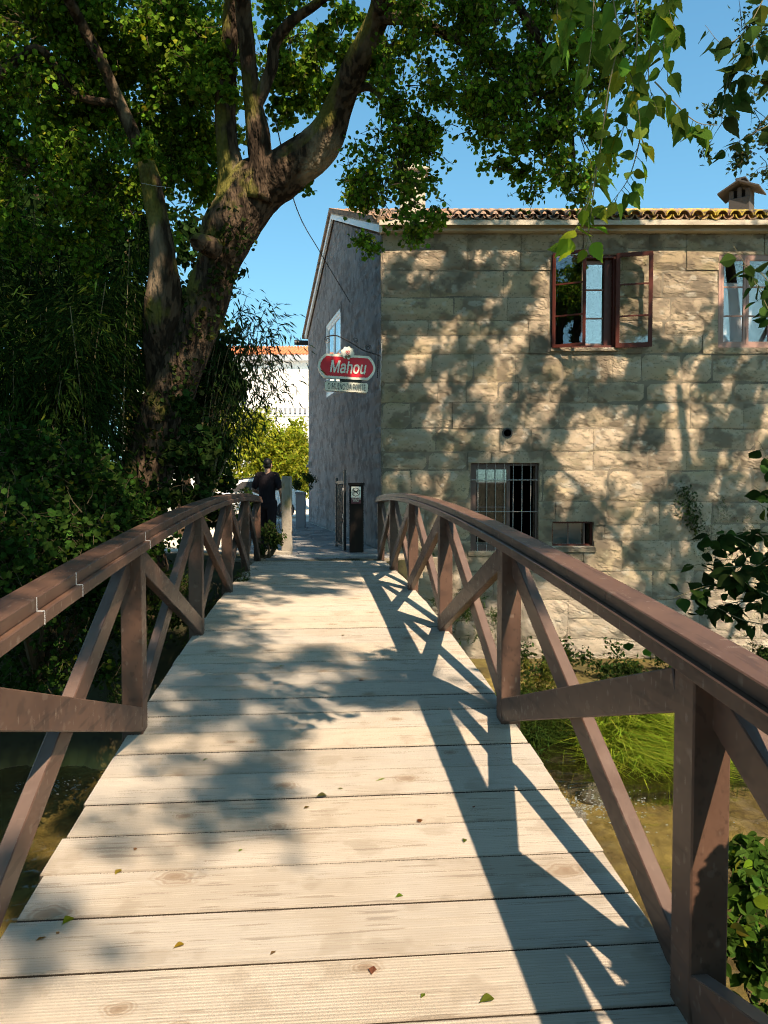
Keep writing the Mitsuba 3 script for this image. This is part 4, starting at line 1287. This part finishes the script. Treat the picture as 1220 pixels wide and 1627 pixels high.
over = {'alder': [], 'near': [], 'right': []}
for gx_ in np.arange(-9.8, 12, .85):
    for gy_ in np.arange(-9, 13.2, .85):
        x, y = gx_ + rng.uniform(-.4, .4), gy_ + rng.uniform(-.4, .4)
        if rng.random() > canopy_density(x, y):
            continue
        zz = max(8.0, 2.9 + .70 * y) + rng.uniform(0, 1.3)
        k = (zz - 8.5) / 1.12
        over['near' if y < 1.5 and x < 3 else 'right' if x > 4.8 else 'alder'].append(((x + .45 * k, y - k, zz), (.70, .70, .5), 950 if x > 1.5 else 650))
for c_, R_, n_ in over['alder']:
    p = clump(rng, c_, R_, n_, twigs=tws)
    LP.append(p); LS.append(np.full(len(p), .105))
LP, LS = np.vstack(LP), np.concatenate(LS)
m, c = leaf_mesh(LP, LS, rng, 'round', .45, .6, (.115, .215, .022), .42, .07)
put(tr + '__crown', m, 'leaf', color=c, kind='stuff', label='dense crown of small rounded leaves')
put(tr + '__crown__twigs', twig_mesh(tws, .007), 'twig_bark', kind='stuff')
# ivy and sprigs along the trunk
rng = np.random.default_rng(78)
pts, tip = [], []
for px, py, d, r in trunk[:9]:
    for _ in range(130):
        a = rng.uniform(-1, 1)
        pts.append(at(px + a * r * 1.1, py + rng.uniform(-40, 40), d - r * d / 1222 * math.sqrt(max(0, 1 - a * a)) * 1.05))
m, c = leaf_mesh(pts, .06, rng, 'round', .5, .3, (.035, .055, .015))
iv = put('ivy', m, 'leaf', color=c, label='ivy sprigs climbing the big leaning trunk', category='ivy')

# dark thickets on the left
rng = np.random.default_rng(80)


def bamboo(name, label, culms, n, seed, leafsize=.17, col=(.022, .045, .010), group=None):
    r = np.random.default_rng(seed)
    k = thing(name, label, 'bamboo', group)
    P, tips = [], []
    for base, top in culms:
        base, top = np.asarray(base, float), np.asarray(top, float)
        mid = (base + top) / 2 + [0, 0, .25 * np.linalg.norm(top - base) * .5]
        q = smooth_path([base, mid, top], 14)
        put(k + '__culm', tube(q, np.linspace(.014, .004, 14), 5), 'pale_twig')
        u = r.uniform(.25, 1, n)
        i = (u * 12.99).astype(int)
        c = q[i] + (q[i + 1] - q[i]) * (u * 12.99 - i)[:, None]
        out = unit(r.normal(size=(n, 3))) * r.uniform(.05, .48, (n, 1))
        P.append(c + out); tips.append(unit(out) + [0, 0, -.9])
    m, c = leaf_mesh(np.vstack(P), leafsize, r, 'lance', 0, .6, col, .4, .05, tips=np.vstack(tips))
    put(k + '__foliage', m, 'leaf', color=c, kind='stuff')
    return k


cul = []
for i in range(34):
    px, d = rng.uniform(-60, 235), rng.uniform(8.4, 12)
    b = at(px, 860, d); t_ = at(px + rng.uniform(-50, 60), rng.uniform(290, 620), d - rng.uniform(-.3, .8))
    b[2] = -.3
    cul.append((b, t_))
bamboo('bamboo_thicket', 'dark bamboo thicket left of the big trunk', cul, 900, 81)
cul = []
for px, py, d in [(392, 470, 10.6), (420, 495, 10.8), (445, 520, 11), (400, 545, 10.5), (372, 520, 10.4), (425, 560, 10.8), (455, 560, 11), (390, 600, 10.5), (360, 470, 10.3), (440, 500, 10.7), (462, 600, 11), (405, 500, 10.4), (350, 560, 10.2)]:
    cul.append((at(315 + rng.uniform(-10, 20), 800, 10.6), at(px, py, d)))
bamboo('arching_bamboo', 'arching bamboo with thin leaves against the white building', cul, 190, 82, .15, (.030, .06, .018))
sp = [(P_(340, 480, 10.6), (.35, .4, .6), 500), (P_(335, 560, 10.8), (.38, .4, .6), 1100), (P_(318, 640, 10.8), (.42, .5, .6), 1400), (P_(312, 720, 10.8), (.42, .5, .55), 1400), (P_(345, 610, 11), (.28, .35, .4), 500), (P_(322, 780, 10.7), (.38, .5, .4), 1000), (P_(300, 700, 8.9), (.35, .3, .45), 700), (P_(290, 770, 8.8), (.35, .3, .4), 600)]
bush('dark_shrub', 'dark leafy shrub right behind the base of the big trunk', 'shrub', sp, .085, 'round', (.025, .05, .013), stems_to(sp, at(325, 850, 10.7)), seed=83)
sp = [(P_(20, 800, 7.2), (.7, .6, .45), 1600), (P_(90, 770, 7.6), (.6, .5, .45), 1500), (P_(150, 780, 7.9), (.5, .5, .45), 1300), (P_(60, 860, 6.8), (.7, .6, .45), 1700), (P_(150, 860, 7.4), (.5, .5, .4), 1100), (P_(10, 900, 6.2), (.5, .5, .4), 1000), (P_(105, 735, 7.8), (.35, .35, .3), 600), (P_(200, 850, 8), (.4, .4, .35), 700), (P_(-30, 740, 7.4), (.5, .5, .5), 900), (P_(40, 960, 7.2), (.7, .5, .45), 900), (P_(130, 950, 7.8), (.6, .5, .4), 800), (P_(30, 1040, 7.6), (.7, .5, .4), 800), (P_(150, 1020, 8.6), (.6, .5, .4), 700), (P_(230, 950, 9.4), (.5, .4, .4), 500)]
sp = [(c_, R_, int(n_ * 1.7)) for c_, R_, n_ in sp]
bush('bramble_bush', 'broad green bush behind the left handrail', 'bush', sp, .058, 'round', (.028, .062, .012), stems_to(sp, at(60, 1080, 7.8)), seed=84)
sp = [(P_(437, 845, 13.4), (.18, .2, .22), 450), (P_(425, 860, 13.2), (.24, .25, .25), 450), (P_(392, 792, 13.5), (.28, .25, .22), 500), (P_(440, 845, 13.4), (.18, .2, .28), 300)]
bush('low_shrub', 'low dark shrub between the rail end and the stone gate post', 'shrub', sp, .07, 'oval', (.03, .055, .015), stems_to(sp, at(420, 890, 13.5)), seed=85)
sp = [(P_(340, 830, 9.8), (.3, .3, .3), 350), (P_(345, 930, 9.4), (.35, .4, .4), 500), (P_(300, 960, 9.0), (.5, .4, .5), 600), (P_(240, 1000, 8.9), (.5, .5, .5), 600), (P_(160, 1080, 8.9), (.5, .4, .35), 300)]
bush('bank_fern', 'dim sprigs of undergrowth seen through the left railing', 'undergrowth', sp, .075, 'lance', (.05, .09, .02), None, seed=86)
# dense backdrop trees on the left
for i, (px, py, d, rx, rz, lab) in enumerate([(-120, 420, 15, 3.0, 4.2, 'dense dark tree at the far left edge behind the bamboo'), (60, 470, 16.5, 2.6, 3.8, 'dense dark tree behind the bamboo, left of the trunk'), (200, 480, 17.5, 2.3, 3.6, 'dense dark tree directly behind the big trunk'), (-330, 480, 13, 3.0, 4.5, 'dark tree on the left bank outside the frame'), (120, 200, 19, 3.4, 2.8, 'tall dim tree filling the sky gaps at upper left'), (285, 640, 19, 1.2, 2.4, 'narrow dark tree seen between the big trunk and the arching bamboo')]):
    k = thing('backdrop_tree', lab, 'tree', None)
    r = np.random.default_rng(900 + i)
    c0 = at(px, py, d)
    P, tws2 = [], []
    for _ in range(16):
        q = c0 + unit(r.normal(size=3)) * r.uniform(.2, .85) * np.array([rx, rx * .8, rz])
        P.append(clump(r, q, (rx * .42, rx * .42, rx * .38), 520 if i != 4 else 230, twigs=tws2))
    m, c = leaf_mesh(np.vstack(P), .17, r, 'round', .4, .6, (.022, .045, .012), .35, .02)
    put(k + '__crown', m, 'leaf', color=c, kind='stuff')
    b = c0.copy(); b[2] = -.2
    put(k + '__trunk', tube(smooth_path([b, (b + c0) / 2 + [.1, 0, 0], c0 + [0, 0, rz * .6]], 14), np.linspace(.24, .05, 14), 9, True, .1, i), 'bark', smooth=True)

# ---------------------------------------------------------------- right side: hanging branches, sapling, bank plants, grass
rng = np.random.default_rng(90)


def sprig(name, label, category, paths, nper, size, seed, col, shape='birch', r0=.0024, yellow=.12, hang=1.0, group=None):
    """Thin branches whose leaves are each a part: paths of pixel points (px, py, d)."""
    r = np.random.default_rng(seed)
    k = thing(name, label, category, group)
    put(k + '__branch', cat(*[tube(smooth_path([at(*p) for p in P], 22), np.linspace(r0, r0 * .3, 22), 5) for P in paths]), 'pale_twig')
    for P in paths:
        q = smooth_path([at(*p) for p in P], 40)
        for j in range(nper):
            u = .12 + .86 * (j + r.uniform(-.4, .4)) / nper
            b = q[int(np.clip(u, 0, 1) * 39)]
            side = unit(r.normal(size=3) * [1, 1, .3])
            s = side * .6 + np.array([0, 0, -hang])
            st = b + unit(s) * size * r.uniform(.15, .45)
            m, c = leaf_mesh([st], size, r, shape, 0, .15, col, .3, yellow, tips=[unit(s + r.normal(size=3) * .3)])
            m = cat(m, tube([b, st], .0012, 3)); c = np.vstack([c, np.tile(c[:1], (len(m[0]) - len(c), 1))])
            put(k + '__leaf', m, 'leaf', color=c)
    return k


GREEN = (.095, .165, .022)
sprig('hanging_branch', 'near hanging branch with big pointed leaves at the top centre right', 'branch',
      [[(960, -90, 2.3), (985, 60, 2.3), (1010, 150, 2.35), (1022, 240, 2.4)], [(905, -80, 2.4), (910, 0, 2.4), (900, 60, 2.4)], [(1060, -90, 2.2), (1062, 10, 2.2), (1080, 60, 2.2)], [(985, 60, 2.3), (965, 150, 2.3), (950, 260, 2.35), (925, 345, 2.4), (880, 400, 2.45)],
       [(1022, 200, 2.4), (1000, 280, 2.45), (965, 330, 2.5)], [(1040, 130, 2.4), (1100, 190, 2.4), (1140, 200, 2.4)], [(930, -40, 2.6), (955, 40, 2.6), (990, 120, 2.6)], [(1100, -80, 2.3), (1045, 20, 2.35), (1030, 120, 2.4), (1045, 180, 2.4)], [(1000, -80, 2.5), (1012, 60, 2.5), (1000, 170, 2.5), (985, 220, 2.5)], [(890, -60, 2.7), (885, 20, 2.7), (895, 90, 2.7)], [(1075, -60, 2.5), (1055, 60, 2.5), (1062, 130, 2.5)], [(945, -60, 2.5), (940, 60, 2.5), (930, 140, 2.5)]], 13, .070, 91, GREEN, hang=1.0)
sprig('hanging_branch', 'thin trailing sprig with yellow-green leaves over the eave and window', 'branch',
      [[(968, 150, 2.6), (950, 250, 2.6), (922, 350, 2.6), (905, 372, 2.6)], [(950, 250, 2.6), (940, 330, 2.6), (935, 370, 2.6), (930, 400, 2.6)]], 6, .075, 92, (.15, .24, .02), hang=1.2)
sprig('hanging_branch', 'rounded-leaf branch hanging in the top right corner', 'branch',
      [[(1240, -60, 3.2), (1190, 40, 3.2), (1150, 70, 3.2), (1120, 40, 3.2)], [(1230, 60, 3.3), (1170, 90, 3.3), (1150, 160, 3.3), (1145, 200, 3.3)], [(1240, 190, 3.4), (1190, 215, 3.4), (1140, 245, 3.4)], [(1240, 20, 3.2), (1200, 60, 3.2), (1195, 90, 3.2)], [(1180, 90, 3.3), (1160, 130, 3.3), (1165, 165, 3.3)], [(1240, 100, 3.3), (1205, 120, 3.3), (1160, 100, 3.3)]], 11, .085, 93, (.05, .09, .02), 'birch', hang=.7)
sp = [(P_(1195, 170, 8.5), (.38, .5, .5), 420), (P_(1205, 245, 8.4), (.30, .4, .35), 260), (P_(1150, 190, 8.6), (.25, .4, .3), 120), (P_(1215, 90, 8.5), (.35, .5, .5), 300)]
bush('far_branch', 'small-leaved tree branch reaching in at the right edge of the sky', 'branch', sp, .065, 'oval', (.045, .07, .02), [([at(1330, 60, 8.5), at(1250, 150, 8.5), at(1190, 220, 8.5)], .03, .006)], seed=94)
# sapling at the right edge, large dark leaves
sprig('right_sapling', 'dark broad-leaved sapling over the right handrail at the picture edge', 'sapling',
      [[(1300, 1010, 4.2), (1230, 900, 4.2), (1160, 850, 4.2), (1100, 860, 4.2)], [(1300, 1000, 4.1), (1210, 930, 4.1), (1130, 930, 4.1), (1070, 950, 4.1)], [(1300, 1020, 4.3), (1220, 960, 4.3), (1150, 960, 4.3), (1110, 975, 4.3)], [(1290, 980, 4.4), (1220, 860, 4.4), (1170, 850, 4.4), (1120, 880, 4.4)], [(1300, 1030, 4), (1240, 960, 4), (1190, 930, 4), (1160, 900, 4)],
       [(1310, 960, 4.0), (1250, 880, 4.0), (1200, 900, 4.0), (1150, 900, 4.0)], [(1300, 1000, 4.3), (1240, 930, 4.3), (1180, 890, 4.3), (1090, 900, 4.3)], [(1300, 1040, 4.2), (1240, 1000, 4.2), (1180, 985, 4.2), (1130, 960, 4.2)]], 30, .088, 95, (.022, .045, .012), 'broad', .005, .02, .35)
sprig('right_sapling', 'sapling shoots with dark and lit leaves in front of the right window', 'sapling',
      [[(1290, 700, 4.2), (1250, 560, 4.2), (1200, 450, 4.2), (1165, 390, 4.2)], [(1270, 620, 4.3), (1230, 500, 4.3), (1190, 430, 4.3)], [(1260, 520, 4.2), (1215, 440, 4.2), (1175, 420, 4.2)], [(1290, 800, 4.2), (1240, 760, 4.2), (1205, 700, 4.2)], [(1290, 820, 4.1), (1240, 800, 4.1), (1195, 770, 4.1)], [(1280, 860, 4.1), (1240, 820, 4.1), (1205, 800, 4.1)]], 11, .085, 96, (.030, .062, .014), 'broad', .004, .05, .5)
sprig('rail_tendril', 'thin tendril with a few round leaves beyond the right handrail', 'tendril', [[(1090, 1010, 4.6), (1010, 950, 4.6), (960, 905, 4.6)], [(1080, 1040, 4.4), (1010, 1020, 4.4), (925, 1010, 4.4)]], 5, .09, 97, (.04, .09, .016), 'round', .004)
# out of the frame on the right: the shrub by the near post and an unseen tree shaped to dapple the house front
sp = [((1.55, 1.25, -.10), (.28, .38, .40), 1500), ((1.50, .75, .30), (.26, .38, .38), 1500), ((1.45, .75, -.35), (.26, .4, .35), 700), ((1.36, 1.42, .62), (.13, .22, .34), 1500), ((1.36, 1.30, .10), (.14, .25, .34), 900), ((1.30, .75, .85), (.13, .36, .30), 1700), ((2.3, 1.9, -.9), (.6, .6, .5), 1200), ((1.42, .35, .62), (.18, .25, .25), 400)]
bush('bank_shrub', 'dark shrub beside the nearest right-hand post, low on the near bank', 'shrub', sp, .085, 'birch', (.04, .085, .016), stems_to(sp, (2.0, 1.0, -1.2), .02, .006), seed=98)
rt = thing('right_shade_tree', 'unseen tree at the right, crown shaped to cast dapple on the house front', 'tree')
tws3, P3 = [], []
for c_, R_, n_ in over['right'] + [((3.8, 1.4, 4.0), (.8, .6, .5), 900)]:  # last clump added to shade the right sapling
    P3.append(clump(rng, c_, R_, n_, twigs=tws3))
m, c = leaf_mesh(np.vstack(P3), .105, rng, 'round', .4, .6, (.05, .09, .018))
put(rt + '__crown', m, 'leaf', color=c, kind='stuff')
put(rt + '__crown__twigs', twig_mesh(tws3, .007), 'twig_bark', kind='stuff')
put(rt + '__trunk', tube(smooth_path([(10.6, 7.6, -2.4), (10.5, 7.8, 2.5), (10.1, 8.4, 6.2), (9.4, 9.0, 9.4)], 20), np.linspace(.30, .06, 20), 10, True, .15, 5), 'bark', smooth=True)
put(rt + '__limb', cat(*[tube(smooth_path(q, 12), np.linspace(.07, .015, 12), 7) for q in ([(10.3, 8.1, 4.8), (8.2, 8.6, 7.4), (6.0, 9.2, 9.2)], [(10.4, 8.0, 4.0), (11.0, 9.6, 6.6), (10.6, 11.2, 9.4)])]), 'bark', smooth=True)
for i, (x, y, zc, rx, rz, lab) in enumerate([(10.5, -1.5, 3.6, 2.6, 3.2, 'unseen tree added to block sky light, right of the bridge end'), (9.0, 3.2, 1.6, 1.8, 2.4, 'bushy unseen tree added by the stream at the right to block sky light'), (-1.5, -12.5, 4.2, 3.4, 3.6, 'unseen tree added behind the viewer at the bridge head to block sky light'), (-9.5, -7.0, 4.4, 3.2, 3.8, 'unseen tree added behind the viewer on the left bank to block sky light'), (14.0, 5.0, 3.4, 3.0, 4.0, 'tall unseen tree added downstream to block sky light'), (-13.0, 3.0, 4.0, 3.2, 4.2, 'unseen tree added upstream to block sky light')]):
    k = thing('sky_block_tree', lab, 'tree')  # unseen trees added around the view to darken the ambient light
    r = np.random.default_rng(700 + i)
    P = []
    for _ in range(12):
        q = np.array([x, y, zc]) + unit(r.normal(size=3)) * r.uniform(.2, .9) * np.array([rx, rx, rz]) * .8
        P.append(clump(r, q, (rx * .45, rx * .45, rx * .4), 420))
    m, c = leaf_mesh(np.vstack(P), .18, r, 'oval', .4, .6, (.035, .065, .015), .35, .02)
    put(k + '__crown', m, 'leaf', color=c, kind='stuff')
    put(k + '__trunk', tube(smooth_path([(x, y, -2.0), (x + .1, y, zc * .5), (x, y + .1, zc + rz * .6)], 12), np.linspace(.22, .05, 12), 8, True, .1, i), 'bark', smooth=True)
nt_ = thing('near_shade_tree', 'broad unseen tree added on the near left bank to shade the thicket and deck', 'tree')
tws4, P4 = [], []
for c_, R_, n_ in over['near'] + [((2.55, -3.9, 8.5), (.65, .55, .45), 330), ((3.05, -3.5, 8.9), (.5, .5, .4), 240), ((2.25, -4.7, 8.6), (.7, .6, .5), 230), ((3.3, -4.3, 9.0), (.35, .3, .3), 160)]:  # unseen crown added for shade, last clumps for the left of the deck
    P4.append(clump(rng, c_, R_, n_, twigs=tws4))
m, c = leaf_mesh(np.vstack(P4), .11, rng, 'oval', .4, .6, (.045, .085, .018))
put(nt_ + '__crown', m, 'leaf', color=c, kind='stuff')
put(nt_ + '__crown__twigs', twig_mesh(tws4, .007), 'twig_bark', kind='stuff')
put(nt_ + '__trunk', tube(smooth_path([(-5.2, -2.6, -.6), (-5.0, -2.5, 2.5), (-4.4, -2.2, 6.0), (-3.6, -1.8, 9.0)], 20), np.linspace(.34, .08, 20), 10, True, .15, 6), 'bark', smooth=True)
put(nt_ + '__limb', cat(*[tube(smooth_path(q, 12), np.linspace(.13, .02, 12), 7) for q in ([(-4.8, -2.4, 4.2), (-2.0, -3.2, 6.6), (.6, -4.0, 8.6)], [(-4.9, -2.5, 3.6), (-6.0, -1.0, 6.2), (-7.2, .4, 8.8)], [(-4.6, -2.3, 5.0), (-3.0, -.6, 7.0), (-1.2, .6, 8.8)])]), 'bark', smooth=True)

sp = [(P_(1215, 1430, 3.4), (.16, .22, .22), 300), (P_(1215, 1510, 3.1), (.20, .22, .20), 330), (P_(1185, 1570, 3.3), (.20, .22, .18), 260), (P_(1245, 1400, 3.6), (.2, .25, .26), 260)]
bush('water_edge_plant', 'leafy plant by the water low at the right picture edge', 'plant', sp, .075, 'broad', (.05, .10, .016), stems_to(sp, P_(1230, 1750, 3.3), .012, .005), seed=102, yellow=.10)
# bank grass, wall-foot plants, climbing plant
rng = np.random.default_rng(99)


def grass(name, label, centres, n, h, col, seed):
    r = np.random.default_rng(seed)
    C = np.array([c[:3] for c in centres], float); S = np.array([c[3] for c in centres])
    i = r.integers(0, len(C), n)
    b = C[i] + r.normal(size=(n, 3)) * S[i][:, None] * [1, .7, 0]
    b[:, 2] = ground_h(b[:, 0], b[:, 1]) - .02
    lean = r.normal(size=(n, 3)) * [.45, .45, 0] + np.array([.12, -.42, 0])
    hh = h * r.uniform(.5, 1.2, n)[:, None]
    w = np.cross(unit(lean), [0, 0, 1.0]) * .008
    k1 = b + lean * hh * .25 + np.array([0, 0, 1]) * hh * .62
    k2 = b + lean * hh * .95 + np.array([0, 0, 1]) * hh * .72
    V = np.stack([b - w, b + w, k1 - w * .8, k1 + w * .8, k2], 1)
    f = (np.array([(0, 1, 3), (0, 3, 2), (2, 3, 4)])[None] + (np.arange(n) * 5)[:, None, None]).reshape(-1, 3)
    c = np.clip(np.array(col)[None] * np.exp(r.normal(size=(n, 1)) * .3) * (1 + r.normal(size=(n, 3)) * .1), .01, .4)
    c = np.repeat(c[:, None], 5, 1); c[:, :2] *= .8  # blade feet darker, shade painted into the vertex colour
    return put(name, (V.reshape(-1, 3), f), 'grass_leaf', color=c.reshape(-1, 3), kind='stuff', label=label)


gc = [(*at(px, 1140, d), .22) for px, d in ((985, 10.5), (1010, 10.3), (1040, 10.2), (1080, 10.2), (1020, 10.7), (1000, 10.2), (1060, 10.5))]
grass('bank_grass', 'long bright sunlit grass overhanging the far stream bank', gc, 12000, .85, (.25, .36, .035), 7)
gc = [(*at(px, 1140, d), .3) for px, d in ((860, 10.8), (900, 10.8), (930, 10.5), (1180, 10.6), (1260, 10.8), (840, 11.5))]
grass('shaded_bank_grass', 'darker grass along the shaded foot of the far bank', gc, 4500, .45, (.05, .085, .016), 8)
sp = [(P_(862, 1075, 12.4), (.30, .3, .34), 700), (P_(880, 1110, 12.0), (.3, .3, .25), 400), (P_(845, 1110, 12.2), (.3, .3, .4), 400)]
bush('mossy_shrub', 'mossy yellow-green shrub at the foot of the granite wall', 'shrub', sp, .06, 'oval', (.085, .10, .02), None, seed=100, tw=False)
sp = [(P_(px_, 1062 + dy_, 13.7), (.5, .4, .40), 1300) for px_, dy_ in ((840, 0), (905, 6), (970, -2), (1035, 8), (1100, 0), (1165, 5), (1230, -3))] + [(P_(915, 1130, 11.6), (.45, .3, .3), 900), (P_(850, 1140, 11.4), (.4, .3, .35), 800), (P_(985, 1110, 12.1), (.45, .3, .25), 600), (P_(1080, 1100, 12.3), (.5, .3, .25), 700)]
bush('wall_foot_shrub', 'dark low scrub along the foot of the granite wall behind the bank grass', 'scrub', sp, .075, 'oval', (.024, .045, .012), None, seed=103, tw=False)
sp = [(P_(770, 1000, 13.0), (.5, .4, .5), 800), (P_(720, 960, 13.4), (.4, .4, .4), 500), (P_(840, 1190, 10.4), (.35, .3, .3), 400), (P_(680, 900, 13.9), (.3, .3, .35), 300)]
bush('wall_foot_fern', 'dark ferns at the foot of the wall seen through the right railing', 'fern', sp, .11, 'lance', (.035, .065, .015), None, seed=101, tw=False)
pts = []
for i in range(420):
    t_ = rng.random()
    px, py = 1083 + 22 * t_ + rng.normal() * (5 + 4 * math.sin(t_ * 3)), 772 + 72 * t_ + rng.normal() * 5
    u, zz = fz(px, py)
    pts.append(fac(np.array([[u, .05 + abs(rng.normal()) * .05, zz]]))[0])
m, c = leaf_mesh(pts, .06, rng, 'oval', .6, .2, (.04, .07, .018))
put('wall_creeper', m, 'leaf', color=c, label='small green creeper patch growing on the sunlit stone wall', category='creeper')
pts = []
for cx, cy, n_, w_ in ((1142, 810, 90, 6), (1190, 850, 140, 8), (1120, 850, 160, 12), (1160, 880, 120, 14), (1198, 1010, 260, 18)):
    for i in range(n_):
        u, zz = fz(cx + rng.normal() * w_, cy + rng.normal() * w_ * 1.8)
        pts.append(fac(np.array([[u, .05 + abs(rng.normal()) * .12, zz]]))[0])
m, c = leaf_mesh(pts, .065, rng, 'lance', .2, .4, (.055, .09, .02))
put('wall_weeds', m, 'leaf', color=c, label='weeds rooted in the joints of the stone wall at right', category='weeds')

# boulders at the wall foot and in the stream
rng = np.random.default_rng(120)
ico = trimesh.creation.icosphere(3, 1.0)
specs = [(P_(845, 1215, 9.9), .30, 'wet boulder at the stream edge just past the second right post'), (P_(1150, 1000, 12.5), .45, 'boulder behind the dark sapling at right'), (P_(955, 1210, 9.9), .22, 'small dark stone under the bank grass'), (P_(900, 1260, 9.2), .22, 'wet dark stone in the foaming water')]
for c_, r_, lab in specs:
    v = rub(np.array(ico.vertices) * r_ * np.array([1.2, .9, .75]) * rng.uniform(.85, 1.15, 3), r_ * .25, int(rng.integers(99)), 1.6 / r_)
    put('boulder', (v + np.array([c_[0], c_[1], ground_h(np.array(c_[0]), np.array(c_[1])) + r_ * .25]), np.array(ico.faces)), 'rock', smooth=True, label=lab, category='boulder')
pts = []
for px, py, d, w_, n_ in ((930, 1290, 8.5, .26, 220), (960, 1270, 8.7, .3, 120), (1010, 1330, 7.9, .35, 40), (90, 1252, 9.1, .22, 90), (880, 1275, 8.6, .2, 110)):
    c_ = at(px, py, d)
    pts.append(np.stack([c_[0] + rng.normal(size=n_) * w_ * 1.3, c_[1] + rng.normal(size=n_) * w_ * .6, -2.255 + .02 * rng.random(n_)], 1))
pts = np.vstack(pts)
oc = trimesh.creation.icosphere(0, 1.0)
sz = rng.uniform(.003, .011, (len(pts), 1, 1)) * np.array([1.6, 1, .5])
put('stream_foam', ((pts[:, None] + np.array(oc.vertices)[None] * sz).reshape(-1, 3), (np.array(oc.faces)[None] + (np.arange(len(pts)) * len(oc.vertices))[:, None, None]).reshape(-1, 3)), 'foam_white', kind='stuff', label='white foam on the riffle under the right railing')

# overhead cables
put('overhead_cable', tube(smooth_path([at(435, 180, 9.6), at(470, 328, 11), at(508, 400, 14), at(556, 480, 15.6)], 30), .008, 5), 'black_iron', label='thin dark cable slanting from the tree fork to the gable', category='cable')
put('overhead_cable', tube(smooth_path([at(225, 291, 8.7), at(250, 296, 8.7), at(272, 298, 8.7)], 8), .0025, 5), 'joint_white', label='pale wire stub across the pruned left limb', category='cable')

# fallen leaves on the deck
rng = np.random.default_rng(131)
FL = [(107, 1464, .055, 'birch', (.20, .22, .02), 'green-yellow fallen leaf near the left deck edge'), (65, 1493, .05, 'oval', (.22, .13, .03), 'brown oval leaf nearest the left deck edge'), (92, 1484, .03, 'oval', (.26, .15, .06), 'tiny tan leaf between two larger ones at lower left'), (188, 1386, .05, 'oval', (.28, .20, .03), 'narrow yellow leaf on the left side of the deck'),
      (284, 1504, .055, 'birch', (.26, .20, .02), 'curled yellow leaf with a stalk at lower left centre'), (382, 1352, .03, 'oval', (.16, .20, .02), 'tiny green leaf left of the deck centre'), (634, 1425, .05, 'birch', (.14, .21, .015), 'bright green leaf right of the deck centre'), (511, 1266, .05, 'birch', (.09, .075, .03), 'dark curled leaf at the deck centre'), (541, 1254, .035, 'oval', (.12, .10, .03), 'small olive leaf beside the dark curled one'),
      (605, 1240, .055, 'lance', (.18, .22, .03), 'pale green leaf just left of the rail shadow'), (487, 1284, .03, 'oval', (.16, .075, .03), 'small red-brown leaf left of the dark curled one'), (666, 1305, .035, 'birch', (.18, .07, .03), 'red-brown leaf beside the rail shadow'), (738, 1337, .04, 'birch', (.09, .12, .02), 'dull green leaf lying in the rail shadow'), (592, 1543, .05, 'oval', (.20, .10, .05), 'brown withered leaf on the near planks'), (672, 1583, .03, 'oval', (.12, .16, .02), 'tiny green scrap on the nearest plank'),
      (446, 1059, .05, 'oval', (.18, .22, .03), 'yellow-green leaf halfway along the deck'), (574, 1082, .04, 'oval', (.13, .075, .04), 'brown leaf halfway along the deck, right of centre'), (326, 1208, .05, 'lance', (.14, .14, .03), 'olive sliver of leaf on the left of the deck'), (753, 1283, .035, 'oval', (.15, .06, .03), 'small brown leaf at the brace shadow'), (434, 1515, .04, 'oval', (.20, .11, .05), 'brown leaf scrap beside a knot at lower centre'),
      (500, 985, .04, 'oval', (.08, .06, .04), 'dark leaf scrap far along the deck'), (545, 1010, .04, 'oval', (.10, .07, .04), 'dark leaf scrap before the dappled shade'), (215, 1350, .035, 'oval', (.24, .13, .06), 'tan leaf scrap on the left planks'), (773, 1590, .05, 'birch', (.12, .14, .02), 'dull leaf in the shade at the lower right')]
for px, py, s_, shp, col, lab in FL:
    v = RT * (px - 610) / 1222 + UP * (813.5 - py) / 1222 + FW
    t_ = 2.0
    for _ in range(20):
        p = CAM + v * t_
        t_ *= (CAM[2] - deck_z(p[1])) / (CAM[2] - p[2])
    p = CAM + v * t_
    a = rng.uniform(0, 6.28)
    m, c = leaf_mesh([[0, 0, 0]], s_ * .9, rng, shp, 0, 1, col, .05, 0, tips=[[math.cos(a), math.sin(a), 0]])
    V = m[0] - m[0].mean(0); nrm = np.linalg.svd(V)[2][2]; nrm = nrm * np.sign(nrm[2])
    ax = unit(np.cross(nrm, [0, 0, 1.0])); an = math.acos(min(1, nrm[2])) * .85
    R_ = trimesh.transformations.rotation_matrix(an, ax)[:3, :3]
    V = V @ R_.T
    V[:, 2] -= V[:, 2].min() - .001
    put('fallen_leaf', (V + [p[0], p[1], float(deck_z(p[1])) + .002], m[1]), 'leaf', color=c, label=lab, category='leaf')
